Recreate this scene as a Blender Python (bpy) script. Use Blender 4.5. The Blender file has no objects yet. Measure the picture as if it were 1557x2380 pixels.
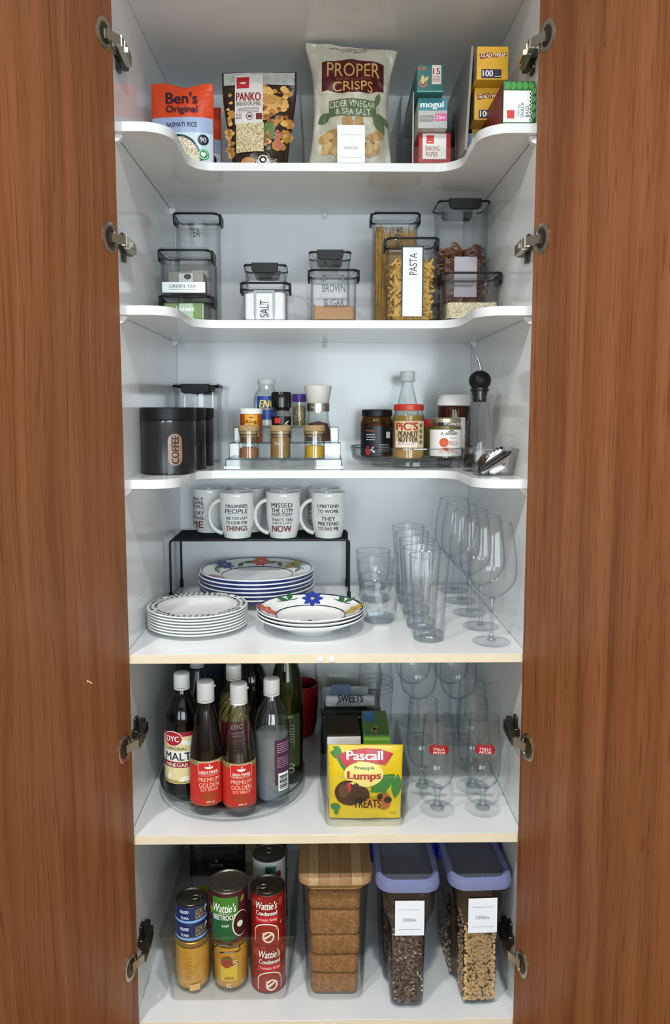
import bpy, math, random
from math import sin, cos, pi, sqrt, radians, hypot
from mathutils import noise, Vector
random.seed(11)
SC = bpy.context.scene
COL = SC.collection

# ------------------------------------------------------------------ camera
cam_d = bpy.data.cameras.new('camera')
cam = bpy.data.objects.new('camera', cam_d)
COL.objects.link(cam)
cam_d.sensor_fit = 'VERTICAL'
cam_d.sensor_height = 36.0
cam_d.sensor_width = 36.0
cam_d.lens = 1739.45 / 2380 * 36
cam_d.shift_x = (778.5 - 764.93) / 2380
cam_d.shift_y = (1130.0 - 1190.0) / 2380
cam_d.clip_start = 0.05
cam.location = (-0.0124, -1.4388, 1.55)
cam.rotation_euler = (pi / 2 - 0.10015, 0, -0.01246)
SC.camera = cam

# ------------------------------------------------------------------ world and lights
wd = bpy.data.worlds.new('room_ambient')
SC.world = wd
wd.use_nodes = True
bg = wd.node_tree.nodes['Background']
bg.inputs[0].default_value = (0.95, 0.95, 0.95, 1)
bg.inputs[1].default_value = 0.02


def area_light(name, loc, target, sx, sy, power, color, shape='RECTANGLE'):
    d = bpy.data.lights.new(name, 'AREA')
    d.shape = shape
    d.size = sx
    d.size_y = sy
    d.energy = power
    d.color = color
    o = bpy.data.objects.new(name, d)
    COL.objects.link(o)
    o.location = loc
    o.rotation_euler = (Vector(target) - Vector(loc)).to_track_quat('-Z', 'Y').to_euler()
    return o


# two recessed ceiling downlights in front of the pantry, and the kitchen window behind the camera
for lx in (-0.70, 0.06):
    dl = area_light('ceiling_downlight', (lx, -1.15, 2.72), (lx, -1.0, 0), 0.11, 0.11, 17.5, (1.0, 1.0, 0.98), 'DISK')
    dl.data.spread = radians(150)
area_light('window_daylight', (0.9, -4.05, 1.55), (0.4, 0.2, 1.4), 1.9, 1.2, 74, (0.80, 0.93, 1.0))
area_light('window_daylight', (-1.1, -4.05, 1.55), (-.6, 0.2, 1.4), 0.9, 1.2, 30, (0.80, 0.93, 1.0))

SC.view_settings.view_transform = 'Standard'
SC.view_settings.look = 'None'
SC.view_settings.gamma = 1.0
SC.view_settings.use_curve_mapping = False
SC.view_settings.exposure = -0.08
SC.cycles.transparent_max_bounces = 64
SC.cycles.max_bounces = 8
SC.cycles.diffuse_bounces = 4
SC.cycles.glossy_bounces = 3
SC.cycles.caustics_reflective = False
SC.cycles.caustics_refractive = False

# ------------------------------------------------------------------ materials
MATS = {}


def lin(h):
    if isinstance(h, str):
        h = h.lstrip('#')
        c = [int(h[i:i + 2], 16) / 255 for i in (0, 2, 4)]
    else:
        c = h
    return tuple(x / 12.92 if x <= .04045 else ((x + .055) / 1.055) ** 2.4 for x in c) + (1,)


class NT:
    def __init__(s, name):
        s.m = bpy.data.materials.new(name)
        s.m.use_nodes = True
        s.t = s.m.node_tree
        s.t.nodes.clear()
        s.out = s.n('ShaderNodeOutputMaterial')

    def n(s, typ, **kw):
        nd = s.t.nodes.new(typ)
        for k, v in kw.items():
            setattr(nd, k, v)
        return nd

    def l(s, a, b):
        s.t.links.new(a, b)

    def coord(s, scale=(1, 1, 1), kind='Object'):
        tc = s.n('ShaderNodeTexCoord')
        mp = s.n('ShaderNodeMapping')
        s.l(tc.outputs[kind], mp.inputs[0])
        mp.inputs['Scale'].default_value = scale
        return mp.outputs[0]

    def noise(s, vec, scale, detail=3, rough=.5, dist=0.0):
        nz = s.n('ShaderNodeTexNoise')
        s.l(vec, nz.inputs['Vector'])
        nz.inputs['Scale'].default_value = scale
        nz.inputs['Detail'].default_value = detail
        nz.inputs['Roughness'].default_value = rough
        nz.inputs['Distortion'].default_value = dist
        return nz.outputs['Fac']

    def ramp(s, fac, stops):
        r = s.n('ShaderNodeValToRGB')
        e = r.color_ramp.elements
        while len(e) < len(stops):
            e.new(.5)
        for k, (p, c) in enumerate(stops):
            e[k].position = p
            e[k].color = lin(c) if isinstance(c, str) else c
        s.l(fac, r.inputs[0])
        return r.outputs[0]

    def math(s, op, a, b=None):
        m = s.n('ShaderNodeMath', operation=op)
        for i, x in enumerate((a, b)):
            if x is None:
                continue
            if isinstance(x, (int, float)):
                m.inputs[i].default_value = x
            else:
                s.l(x, m.inputs[i])
        return m.outputs[0]

    def bsdf(s, rough=.5, metal=0, spec=.5, coat=0):
        b = s.n('ShaderNodeBsdfPrincipled')
        b.inputs['Roughness'].default_value = rough
        b.inputs['Metallic'].default_value = metal
        b.inputs['Specular IOR Level'].default_value = spec
        b.inputs['Coat Weight'].default_value = coat
        b.inputs['Coat Roughness'].default_value = .06
        s.l(b.outputs[0], s.out.inputs[0])
        return b

    def bump(s, b, h, strength, dist=.001):
        bp = s.n('ShaderNodeBump')
        bp.inputs['Strength'].default_value = strength
        bp.inputs['Distance'].default_value = dist
        s.l(h, bp.inputs['Height'])
        s.l(bp.outputs[0], b.inputs['Normal'])


def mat(name, col, rough=.5, metal=0, spec=.5, var=0.05, scale=60, bump=0, coat=0, bdist=.001):
    """plain coloured surface with faint procedural mottling"""
    if name in MATS:
        return MATS[name]
    t = NT(name)
    b = t.bsdf(rough, metal, spec, coat)
    c = lin(col)
    if var or bump:
        f = t.noise(t.coord(), scale)
        lo = tuple(x * (1 - var) for x in c[:3]) + (1,)
        hi = tuple(min(1, x * (1 + var)) for x in c[:3]) + (1,)
        t.l(t.ramp(f, [(.3, lo), (.7, hi)]), b.inputs['Base Color'])
        if bump:
            t.bump(b, f, bump, bdist)
    else:
        b.inputs['Base Color'].default_value = c
    MATS[name] = t.m
    return t.m


def ink(col, rough=.45, metal=0):
    k = 'print_' + (col.lstrip('#')) + ('' if rough == .45 else '_%d' % (rough * 100)) + ('m' if metal else '')
    return mat(k, col, rough, metal, .4, var=0)


def grains(name, cols, scale=300, rough=.7, bump=.6, kind='voronoi'):
    if name in MATS:
        return MATS[name]
    t = NT(name)
    b = t.bsdf(rough, 0, .3)
    if kind == 'voronoi':
        v = t.n('ShaderNodeTexVoronoi')
        t.l(t.coord(), v.inputs['Vector'])
        v.inputs['Scale'].default_value = scale
        sep = t.n('ShaderNodeSeparateColor')
        t.l(v.outputs['Color'], sep.inputs[0])
        f, h = sep.outputs[0], v.outputs['Distance']
    else:
        f = t.noise(t.coord(), scale, 5, .65)
        h = f
    n = len(cols)
    t.l(t.ramp(f, [(.15 + .7 * i / max(1, n - 1), c) for i, c in enumerate(cols)]), b.inputs['Base Color'])
    t.bump(b, h, bump, .002)
    MATS[name] = t.m
    return t.m


def clear(name, tint='f7fafb', edge='8d979c', refl=1.0, rough=.03, power=3.0, base=.04, graze=.32):
    """clear wall: what is behind shows through, tinted more along grazing paths, plus a Schlick reflection"""
    if name in MATS:
        return MATS[name]
    t = NT(name)
    lw = t.n('ShaderNodeLayerWeight')
    lw.inputs[0].default_value = .5
    f = lw.outputs['Facing']
    tr = t.n('ShaderNodeBsdfTransparent')
    mx = t.n('ShaderNodeMix', data_type='RGBA')
    t.l(t.math('POWER', f, power), mx.inputs[0])
    mx.inputs[6].default_value = lin(tint)
    mx.inputs[7].default_value = lin(edge)
    t.l(mx.outputs[2], tr.inputs[0])
    gl = t.n('ShaderNodeBsdfGlossy')
    gl.inputs['Roughness'].default_value = rough
    fr = t.math('MULTIPLY', t.math('ADD', t.math('MULTIPLY', t.math('POWER', f, 4.0), graze), base * .62), refl)
    ms = t.n('ShaderNodeMixShader')
    t.l(fr, ms.inputs[0])
    t.l(tr.outputs[0], ms.inputs[1])
    t.l(gl.outputs[0], ms.inputs[2])
    t.l(ms.outputs[0], t.out.inputs[0])
    MATS[name] = t.m
    return t.m


def frosted(name, col, alpha, rough=.15, spec=.5):
    """milky translucent body: part of the light passes straight through, the rest meets a glossy tinted surface"""
    if name in MATS:
        return MATS[name]
    t = NT(name)
    b = t.bsdf(rough, 0, spec)
    f = t.noise(t.coord(), 30)
    c = lin(col)
    t.l(t.ramp(f, [(.3, tuple(x * .94 for x in c[:3]) + (1,)), (.7, c)]), b.inputs['Base Color'])
    tr = t.n('ShaderNodeBsdfTransparent')
    tr.inputs[0].default_value = tuple(min(1, .5 + .5 * x ** .6) for x in c[:3]) + (1,)
    ms = t.n('ShaderNodeMixShader')
    ms.inputs[0].default_value = alpha
    t.l(tr.outputs[0], ms.inputs[1])
    t.l(b.outputs[0], ms.inputs[2])
    t.l(ms.outputs[0], t.out.inputs[0])
    MATS[name] = t.m
    return t.m


def wood(name, cols, stretch=(26, 26, 1.0), rough=.42, fine=9.0, line='5a2d16', spec=.4):
    if name in MATS:
        return MATS[name]
    t = NT(name)
    b = t.bsdf(rough, 0, spec)
    v = t.coord(stretch)
    warp = t.noise(t.coord((3, 3, .45)), 2.2, 2)
    cmb = t.n('ShaderNodeVectorMath', operation='ADD')
    t.l(v, cmb.inputs[0])
    wv = t.n('ShaderNodeVectorMath', operation='SCALE')
    wc = t.n('ShaderNodeCombineXYZ')
    t.l(warp, wc.inputs[0])
    t.l(warp, wc.inputs[1])
    t.l(wc.outputs[0], wv.inputs[0])
    wv.inputs['Scale'].default_value = 2.6
    t.l(wv.outputs[0], cmb.inputs[1])
    f = t.noise(cmb.outputs[0], 1.0, 5, .6, .35)
    base = t.ramp(f, [(.25 + .5 * i / (len(cols) - 1), c) for i, c in enumerate(cols)])
    f2 = t.noise(cmb.outputs[0], fine, 2, .5)
    ln = t.ramp(f2, [(.56, (0, 0, 0, 1)), (.70, (1, 1, 1, 1))])
    mx = t.n('ShaderNodeMix', data_type='RGBA')
    t.l(t.math('MULTIPLY', ln, .62), mx.inputs[0])
    t.l(base, mx.inputs[6])
    mx.inputs[7].default_value = lin(line)
    t.l(mx.outputs[2], b.inputs['Base Color'])
    t.bump(b, f2, .12, .0006)
    MATS[name] = t.m
    return t.m


WHITE_LAM = mat('white_laminate', 'e5e7e8', .15, 0, .5, var=.02, scale=9)
WHITE_EDGE = mat('white_edge_band', 'dcdee0', .3, 0, .5, var=.01)
CREAM_EDGE = mat('cream_edge_band', 'dfcfb6', .45, 0, .4, var=.04, scale=25)
CHERRY = wood('cherry_laminate', ['64371a', '7e4a28', '8a5532', '955f3b'], (30, 30, .45))
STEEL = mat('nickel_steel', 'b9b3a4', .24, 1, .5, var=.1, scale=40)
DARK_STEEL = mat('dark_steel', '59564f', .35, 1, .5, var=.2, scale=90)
BLACK_PL = mat('black_plastic', '0f1013', .42, 0, .3, var=.1)
BLACK_GL = mat('black_gloss', '0c0c0e', .15, 0, .5, var=0)
WHITE_PL = mat('white_plastic', 'eceded', .4, 0, .5, var=.02)
CERAMIC = mat('white_ceramic', 'f2f3f1', .14, 0, .5, var=.01, coat=.3)
PLASTIC = clear('clear_plastic', 'fefefe', 'b4bcc1', 1.1, .03, 5.0, .042)
PLASTIC2 = clear('clear_bin_plastic', 'fefefd', 'b0b6b6', 1.1, .04, 5.0, .042)
GLASS = clear('drinking_glass', 'ffffff', 'cfd8dc', 1.0, .015, 4.5, .036, .30)
BAMBOO = wood('bamboo', ['a9794b', 'bd9059', 'c99c66'], (40, 6, 40), .5, 6.0, '8a6238')
CORK = mat('bamboo_lid', 'a58a64', .6, 0, .3, var=.2, scale=70)


# ------------------------------------------------------------------ geometry
def rrect(w, d, r, n=4):
    r = max(1e-5, min(r, w / 2 - 1e-5, d / 2 - 1e-5))
    pts = []
    for cx, cy, a0 in ((w / 2 - r, -d / 2 + r, -pi / 2), (w / 2 - r, d / 2 - r, 0),
                       (-w / 2 + r, d / 2 - r, pi / 2), (-w / 2 + r, -d / 2 + r, pi)):
        for k in range(n + 1):
            a = a0 + pi / 2 * k / n
            pts.append((cx + r * cos(a), cy + r * sin(a)))
    return pts


class G:
    def __init__(s):
        s.v = []
        s.f = []

    def add(s, v, f):
        o = len(s.v)
        s.v.extend(tuple(p) for p in v)
        s.f.extend(tuple(i + o for i in q) for q in f)
        return s

    def loft(s, rings, cap0=True, cap1=True, closed=False):
        n = len(rings[0])
        v = [p for r in rings for p in r]
        f = []
        m = len(rings)
        for i in range(m if closed else m - 1):
            a, b = i * n, ((i + 1) % m) * n
            for k in range(n):
                k2 = (k + 1) % n
                f.append((a + k, a + k2, b + k2, b + k))
        if not closed:
            if cap0:
                f.append(tuple(range(n - 1, -1, -1)))
            if cap1:
                f.append(tuple((m - 1) * n + k for k in range(n)))
        return s.add(v, f)

    def lathe(s, prof, n=32, c=(0, 0, 0), closed=False):
        v, f, idx = [], [], []
        for r, z in prof:
            if r <= 1e-6:
                idx.append([len(v)])
                v.append((c[0], c[1], c[2] + z))
            else:
                idx.append(list(range(len(v), len(v) + n)))
                for k in range(n):
                    a = 2 * pi * k / n
                    v.append((c[0] + r * cos(a), c[1] + r * sin(a), c[2] + z))
        m = len(prof)
        for i in range(m if closed else m - 1):
            A, B = idx[i], idx[(i + 1) % m]
            if len(A) == 1 and len(B) == 1:
                continue
            for k in range(n):
                k2 = (k + 1) % n
                if len(A) == 1:
                    f.append((A[0], B[k2], B[k]))
                elif len(B) == 1:
                    f.append((A[k], A[k2], B[0]))
                else:
                    f.append((A[k], A[k2], B[k2], B[k]))
        return s.add(v, f)

    def rbox(s, w, d, h, r=.003, b=.0015, c=(0, 0, 0), n=3):
        """upright box, rounded vertical corners, eased top and bottom; c = centre of the base"""
        R = []
        for ins, z in ((b, 0), (0, b), (0, h - b), (b, h)):
            R.append([(c[0] + x, c[1] + y, c[2] + z) for x, y in rrect(w - 2 * ins, d - 2 * ins, max(r - ins, 1e-4), n)])
        return s.loft(R)

    def box(s, x0, x1, y0, y1, z0, z1, b=.0012):
        return s.rbox(x1 - x0, y1 - y0, z1 - z0, b, b, ((x0 + x1) / 2, (y0 + y1) / 2, z0), 1)

    def shell(s, w0, d0, w1, d1, h, r, t, n=5, floor=None, c=(0, 0, 0), lip=0):
        """open container with wall thickness; (w0,d0) foot, (w1,d1) mouth"""
        fl = t if floor is None else floor
        R = []

        def ring(w, d, rr, z):
            R.append([(c[0] + x, c[1] + y, c[2] + z) for x, y in rrect(w, d, rr, n)])
        ring(w0 - 2 * t, d0 - 2 * t, r - t, 0)
        ring(w0, d0, r, t)
        if lip:
            ring(w1, d1, r, h - lip)
            ring(w1 + lip * 2, d1 + lip * 2, r + lip, h - lip)
            ring(w1 + lip * 2, d1 + lip * 2, r + lip, h)
        else:
            ring(w1, d1, r, h)
        ring(w1 - 2 * t, d1 - 2 * t, max(r - t, .001), h)
        ring(w0 - 2 * t, d0 - 2 * t, max(r - t, .001), fl)
        return s.loft(R)

    def tube(s, path, r, n=8, closed=False):
        P = [Vector(p) for p in path]
        m = len(P)
        rings = []
        prev = None
        for i in range(m):
            if closed:
                t = P[(i + 1) % m] - P[i - 1]
            else:
                t = P[min(i + 1, m - 1)] - P[max(i - 1, 0)]
            t.normalize()
            if prev is None:
                u = t.cross(Vector((0, 0, 1)))
                if u.length < .1:
                    u = t.cross(Vector((1, 0, 0)))
            else:
                u = prev - t * prev.dot(t)
            u.normalize()
            prev = u
            w = t.cross(u)
            rr = r[i] if isinstance(r, (list, tuple)) else r
            rings.append([tuple(P[i] + (u * cos(2 * pi * k / n) + w * sin(2 * pi * k / n)) * rr) for k in range(n)])
        return s.loft(rings, True, True, closed)

    def ball(s, c, rx, ry=None, rz=None, n=16, m=10):
        ry = ry or rx
        rz = rz or rx
        v = [(c[0], c[1], c[2] - rz)]
        for i in range(1, m):
            a = -pi / 2 + pi * i / m
            for k in range(n):
                b = 2 * pi * k / n
                v.append((c[0] + rx * cos(a) * cos(b), c[1] + ry * cos(a) * sin(b), c[2] + rz * sin(a)))
        v.append((c[0], c[1], c[2] + rz))
        f = []
        for k in range(n):
            k2 = (k + 1) % n
            f.append((0, 1 + k2, 1 + k))
            for i in range(m - 2):
                a, b = 1 + i * n, 1 + (i + 1) * n
                f.append((a + k, a + k2, b + k2, b + k))
            f.append((1 + (m - 2) * n + k, 1 + (m - 2) * n + k2, len(v) - 1))
        return s.add(v, f)

    def xf(s, fn, i0=0):
        s.v[i0:] = [tuple(fn(*p)) for p in s.v[i0:]]
        return s


def arc(c, r, a0, a1, n=6):
    return [(c[0] + r * cos(a0 + (a1 - a0) * k / n), c[1] + r * sin(a0 + (a1 - a0) * k / n)) for k in range(n + 1)]


# ------------------------------------------------------------------ objects
def mesh_of(name, g, m, smooth=35):
    me = bpy.data.meshes.new(name)
    me.from_pydata(g.v, [], g.f)
    me.materials.append(m)
    if smooth:
        me.polygons.foreach_set('use_smooth', [True] * len(me.polygons))
        me.set_sharp_from_angle(angle=radians(smooth))
    me.update()
    return me


def part(name, g, m, parent=None, smooth=35, label=None, kind=None):
    o = bpy.data.objects.new(name, mesh_of(name, g, m, smooth))
    COL.objects.link(o)
    o.parent = parent
    if label:
        o['label'] = label
    if kind:
        o['kind'] = kind
    return o


def tag(o, label, cat, group=None, kind=None):
    o['label'] = label
    o['category'] = cat
    if group:
        o['group'] = group
    if kind:
        o['kind'] = kind
    return o


def thing(name, label, cat, loc, rot=(0, 0, 0), group=None):
    o = bpy.data.objects.new(name, None)
    o.empty_display_size = .02
    COL.objects.link(o)
    o.location = loc
    o.rotation_euler = rot if isinstance(rot, tuple) else (0, 0, rot)
    return tag(o, label, cat, group)


def solo(name, g, m, label, cat, loc, rot=0, group=None, smooth=35, kind=None):
    o = part(name, g, m, None, smooth)
    o.location = loc
    o.rotation_euler = rot if isinstance(rot, tuple) else (0, 0, rot)
    return tag(o, label, cat, group, kind)


def dup(root, loc, rot=None, label=None):
    r = root.copy()
    COL.objects.link(r)
    r.location = loc
    if rot is not None:
        r.rotation_euler = rot if isinstance(rot, tuple) else (0, 0, rot)
    if label:
        r['label'] = label
    for ch in list(root.children):
        c = ch.copy()
        COL.objects.link(c)
        c.parent = r
        for q in list(ch.children):
            d = q.copy()
            COL.objects.link(d)
            d.parent = c
    return r


# ------------------------------------------------------------------ print: lettering and flat shapes laid on surfaces
TXT = {}


def glyphs(body, bold=0.0, shear=0.0, res=3):
    k = (body, bold, shear, res)
    if k not in TXT:
        cu = bpy.data.curves.new('lettering', 'FONT')
        cu.body = body
        cu.offset = bold
        cu.shear = shear
        cu.resolution_u = res
        cu.fill_mode = 'FRONT'
        ob = bpy.data.objects.new('lettering', cu)
        me = ob.to_mesh()
        v = [tuple(p.co[:2]) for p in me.vertices]
        f = [tuple(p.vertices) for p in me.polygons]
        ob.to_mesh_clear()
        bpy.data.objects.remove(ob)
        bpy.data.curves.remove(cu)
        x0, x1 = min(p[0] for p in v), max(p[0] for p in v)
        y0, y1 = min(p[1] for p in v), max(p[1] for p in v)
        v = [((p[0] - x0) / (x1 - x0) - .5, (p[1] - y0) / (y1 - y0) - .5) for p in v]
        TXT[k] = (v, f, (x1 - x0) / (y1 - y0))
    return TXT[k]


def flat(y=0, x0=0, z0=0):
    return lambda x, z, e: (x0 + x, y - e, z0 + z)


def cyl(r, z0=0, a0=0):
    def f(x, z, e):
        a = x / r + a0
        return ((r + e) * sin(a), -(r + e) * cos(a), z0 + z)
    return f


def frame(o, ex, ey):
    o, ex, ey = Vector(o), Vector(ex).normalized(), Vector(ey).normalized()
    n = ex.cross(ey)
    return lambda x, y, e: tuple(o + ex * x + ey * y + n * e)


def turn(mp, ang, cx=0, cy=0):
    """rotate the print by ang around (cx, cy) before it is laid on the surface"""
    ca, sa = cos(ang), sin(ang)
    return lambda x, y, e: mp(cx + x * ca - y * sa, cy + x * sa + y * ca, e)


def T(body, cx, cy, w, h=None, bold=.012, shear=0.0):
    return ('t', body, cx, cy, w, h, bold, shear)


def Rc(cx, cy, w, h):
    return ('r', cx, cy, w, h)


def El(cx, cy, rx, ry=None, a0=0, a1=2 * pi):
    return ('e', cx, cy, rx, ry or rx, a0, a1)


def Rg(cx, cy, rx, ry, k=.85):
    return ('o', cx, cy, rx, ry, k)


def Pl(*pts):
    return ('p', pts)


def leaf(cx, cy, L, W, ang, n=5):
    pts = []
    for k in range(n + 1):
        t = k / n
        pts.append((L * t, W * sin(pi * t) * .5))
    for k in range(n - 1, 0, -1):
        t = k / n
        pts.append((L * t, -W * sin(pi * t) * .5))
    return ('p', tuple((cx + x * cos(ang) - y * sin(ang), cy + x * sin(ang) + y * cos(ang)) for x, y in pts))


def refine(v, f, L):
    """split long triangles so print follows a curved surface"""
    v = list(v)
    st = []
    for q in f:
        for k in range(1, len(q) - 1):
            st.append((q[0], q[k], q[k + 1]))
    out = []
    mid = {}
    while st:
        a, b, c = st.pop()
        e = [(hypot(v[i][0] - v[j][0], v[i][1] - v[j][1]), i, j, k) for i, j, k in ((a, b, c), (b, c, a), (c, a, b))]
        d, i, j, k = max(e)
        if d <= L:
            out.append((a, b, c))
            continue
        key = (min(i, j), max(i, j))
        if key not in mid:
            mid[key] = len(v)
            v.append(((v[i][0] + v[j][0]) / 2, (v[i][1] + v[j][1]) / 2))
        m = mid[key]
        st += [(i, m, k), (m, j, k)]
    return v, out


LASTLAB = {}


def pr(parent, name, m, mp, shapes, lv=1, label=None, step=.008):
    """lay flat shapes (text, rectangles, ellipses, polygons) on a surface as one thin printed part"""
    g = G()
    fine = getattr(mp, 'fine', False)
    e = (.0006 if fine else .00035) * lv
    step = min(step, .0028) if fine else step
    tl = .0026 if fine else .005
    for s in shapes:
        if s[0] == 't':
            _, body, cx, cy, w, h, bold, shear = s
            v, f, asp = glyphs(body, 0.0, shear)
            h = h or w / asp
            v, f = refine([(cx + x * w, cy + y * h) for x, y in v], f, tl)
            bd_ = bold * h
            for q_, dx in enumerate((0,) if bold < .015 else (-bd_, bd_, 0)):
                g.add([mp(x + dx, y, e + .00012 * q_) for x, y in v], f)
        elif s[0] == 'r':
            _, cx, cy, w, h = s
            nx, ny = max(1, int(w / step + .5)), max(1, int(h / step + .5))
            v = [mp(cx - w / 2 + w * i / nx, cy - h / 2 + h * j / ny, e) for j in range(ny + 1) for i in range(nx + 1)]
            g.add(v, [(j * (nx + 1) + i, j * (nx + 1) + i + 1, (j + 1) * (nx + 1) + i + 1, (j + 1) * (nx + 1) + i)
                      for j in range(ny) for i in range(nx)])
        elif s[0] == 'e':
            _, cx, cy, rx, ry, a0, a1 = s
            n = 24
            m_ = max(1, int(max(rx, ry) / step + .5))
            v = [mp(cx, cy, e)]
            f = []
            for j in range(1, m_ + 1):
                for k in range(n + 1):
                    a = a0 + (a1 - a0) * k / n
                    v.append(mp(cx + rx * j / m_ * cos(a), cy + ry * j / m_ * sin(a), e))
            for k in range(n):
                f.append((0, 1 + k, 2 + k))
                for j in range(m_ - 1):
                    a, b = 1 + j * (n + 1), 1 + (j + 1) * (n + 1)
                    f.append((a + k, b + k, b + k + 1, a + k + 1))
            g.add(v, f)
        elif s[0] == 'o':
            _, cx, cy, rx, ry, k_ = s
            n = 28
            v = []
            for k in range(n):
                a = 2 * pi * k / n
                v.append(mp(cx + rx * cos(a), cy + ry * sin(a), e))
                v.append(mp(cx + rx * k_ * cos(a), cy + ry * k_ * sin(a), e))
            g.add(v, [(2 * k, (2 * k + 2) % (2 * n), (2 * k + 3) % (2 * n), 2 * k + 1) for k in range(n)])
        else:
            v, f = refine(s[1], [tuple(range(len(s[1])))], tl)
            g.add([mp(x, y, e) for x, y in v], f)
    key = parent.name
    if name in ('lettering', 'emblem', 'barcode', 'printed_picture') and parent.parent is None:
        parent = LASTLAB.get((key, 'label'), parent)
    elif name == 'flower_centre':
        parent = LASTLAB.get((key, 'flower'), parent)
    o = part(name, g, m, parent, 60, label)
    if name in ('label', 'label_card', 'printed_panel', 'label_panel', 'plaque', 'ribbon', 'badge', 'printed_oval', 'printed_banner', 'printed_band'):
        LASTLAB[(key, 'label')] = o
    if name == 'painted_flower':
        LASTLAB[(key, 'flower')] = o
    if name in ('food_picture', 'crisp_picture', 'fine_print', 'printed_fish'):
        o['kind'] = 'stuff'
    return o


def lines(cx, cy, w, n, pitch, h=.0008, seed=0):
    """rows of unreadable small print"""
    rd = random.Random(seed)
    out = []
    for i in range(n):
        x = cx - w / 2
        while x < cx + w / 2 - .001:
            ww = min(rd.uniform(.002, .006), cx + w / 2 - x)
            out.append(Rc(x + ww / 2, cy - i * pitch, ww, h))
            x += ww + .0012
    return out


def blobs(x0, x1, z0, z1, n, r0, r1, seed, sides=7):
    rd = random.Random(seed)
    out = []
    for i in range(n):
        cx, cz, r = rd.uniform(x0, x1), rd.uniform(z0, z1), rd.uniform(r0, r1)
        a0, q = rd.uniform(0, 6), rd.uniform(.6, 1)
        out.append(Pl(*[(cx + r * rd.uniform(.75, 1.1) * cos(a0 + 2 * pi * k / sides),
                         cz + q * r * rd.uniform(.75, 1.1) * sin(a0 + 2 * pi * k / sides)) for k in range(sides)]))
    return out

# ================================================================== the pantry itself
Z = [0, 2.068, 1.7436, 1.4208, 1.0883, 0.7248, 0.3308]
TH = .0174
XW, YF, YB, ZC = .384, -.050, .538, 2.342

fl = part('floor', G().box(-2.3, 2.3, -4.3, .7, -.05, 0), mat('timber_floor', 'ad8a55', .4, 0, .4, var=.12, scale=6))
fl['kind'] = 'structure'
PAINT = mat('room_paint', 'd3d6d8', .6, 0, .3, var=.02, scale=3)
for nm, bx in (('wall_left', (-2.3, -2.2, -4.2, .7, 0, 2.8)), ('wall_right', (2.2, 2.3, -4.2, .7, 0, 2.8)), ('wall_back', (-2.3, 2.3, -4.3, -4.2, 0, 2.8)),
               ('wall_front', (-2.3, 2.3, .60, .7, 0, 2.8)), ('ceiling', (-2.3, 2.3, -4.3, .7, 2.76, 2.86))):
    part(nm, G().box(*bx), PAINT)['kind'] = 'structure'

cab = thing('pantry_cabinet', 'tall white laminate pantry cabinet with two open cherry wood doors', 'cabinet', (0, .244, 0))


def cpart(name, g, m, parent=cab, smooth=35, label=None):
    return part(name, g.xf(lambda x, y, z: (x, y - .244, z)), m, parent, smooth, label)


sideL = cpart('side_panel', G().box(-XW - .017, -XW, YF, YB + .016, 0, ZC + .017), WHITE_LAM)
sideR = cpart('side_panel', G().box(XW, XW + .017, YF, YB + .016, 0, ZC + .017), WHITE_LAM)
backp = cpart('back_panel', G().box(-XW, XW, YB, YB + .016, 0, ZC + .017), WHITE_LAM)
cpart('top_panel', G().box(-XW, XW, YF, YB, ZC, ZC + .017), WHITE_LAM)
cpart('plinth', G().box(-XW, XW, YF + .05, YF + .066, 0, Z[6] - .03), CHERRY)
bot = cpart('bottom_panel', G().box(-XW, XW, YF + .001, YB, Z[6] - TH, Z[6]), WHITE_LAM)
cpart('edge_band', G().box(-XW + .001, XW - .001, YF - .001, YF + .0012, Z[6] - TH, Z[6] - .0002, .0004), CREAM_EDGE, bot, label='cream edge strip')
for x in (-.008, .014):
    cpart('screw_cap', G().lathe([(0, 0), (.0045, 0), (.0055, -.0006), (.0055, -.0016), (0, -.0016)], 16).xf(
        lambda a, b, c: (x + a, YF - .0012 + c, Z[6] - TH / 2 + b)), WHITE_PL, bot)
# drilled holes and a grey plug in the back panel
for x, z in ((.001, 1.889), (.001, 1.594)):
    cpart('drilled_hole', G().lathe([(.0034, -.0006), (.0034, .0004), (.0026, .0004), (0, .0001)], 16).xf(
        lambda a, b, c: (x + a, YB - c, z + b)), BLACK_PL, backp)
cpart('hole_plug', G().lathe([(.0068, -.0006), (.0064, .0012), (0, .0016)], 20).xf(
    lambda a, b, c: (-.058 + a, YB - c, 1.770 + b)), mat('grey_plug', 'b4b4ae', .5), backp)


def shelf_pin(x, y, z, sx):
    """small moulded plastic shelf support: wall boss and a tapering foot"""
    g = G()
    if sx:
        g.loft([[(x, y - .008, z - .014), (x, y + .008, z - .014), (x, y + .008, z), (x, y - .008, z)],
                [(x - sx * .006, y - .0065, z - .012), (x - sx * .006, y + .0065, z - .012), (x - sx * .006, y + .0065, z), (x - sx * .006, y - .0065, z)],
                [(x - sx * .013, y - .006, z - .004), (x - sx * .013, y + .006, z - .004), (x - sx * .013, y + .006, z), (x - sx * .013, y - .006, z)]])
    else:
        g.loft([[(x - .006, y, z - .012), (x + .006, y, z - .012), (x + .006, y, z), (x - .006, y, z)],
                [(x - .005, y - .006, z - .010), (x + .005, y - .006, z - .010), (x + .005, y - .006, z), (x - .005, y - .006, z)],
                [(x - .0045, y - .011, z - .004), (x + .0045, y - .011, z - .004), (x + .0045, y - .011, z), (x - .0045, y - .011, z)]])
    return g


for i in (1, 2, 3):
    zz = Z[i] - TH - .0004
    for sx, par in ((-1, sideL), (1, sideR)):
        for y in (-.012, .49):
            cpart('shelf_pin', shelf_pin(sx * XW, y, zz, sx), WHITE_PL, par)
    cpart('shelf_pin', shelf_pin(.001, YB, zz, 0), WHITE_PL, backp)


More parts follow.
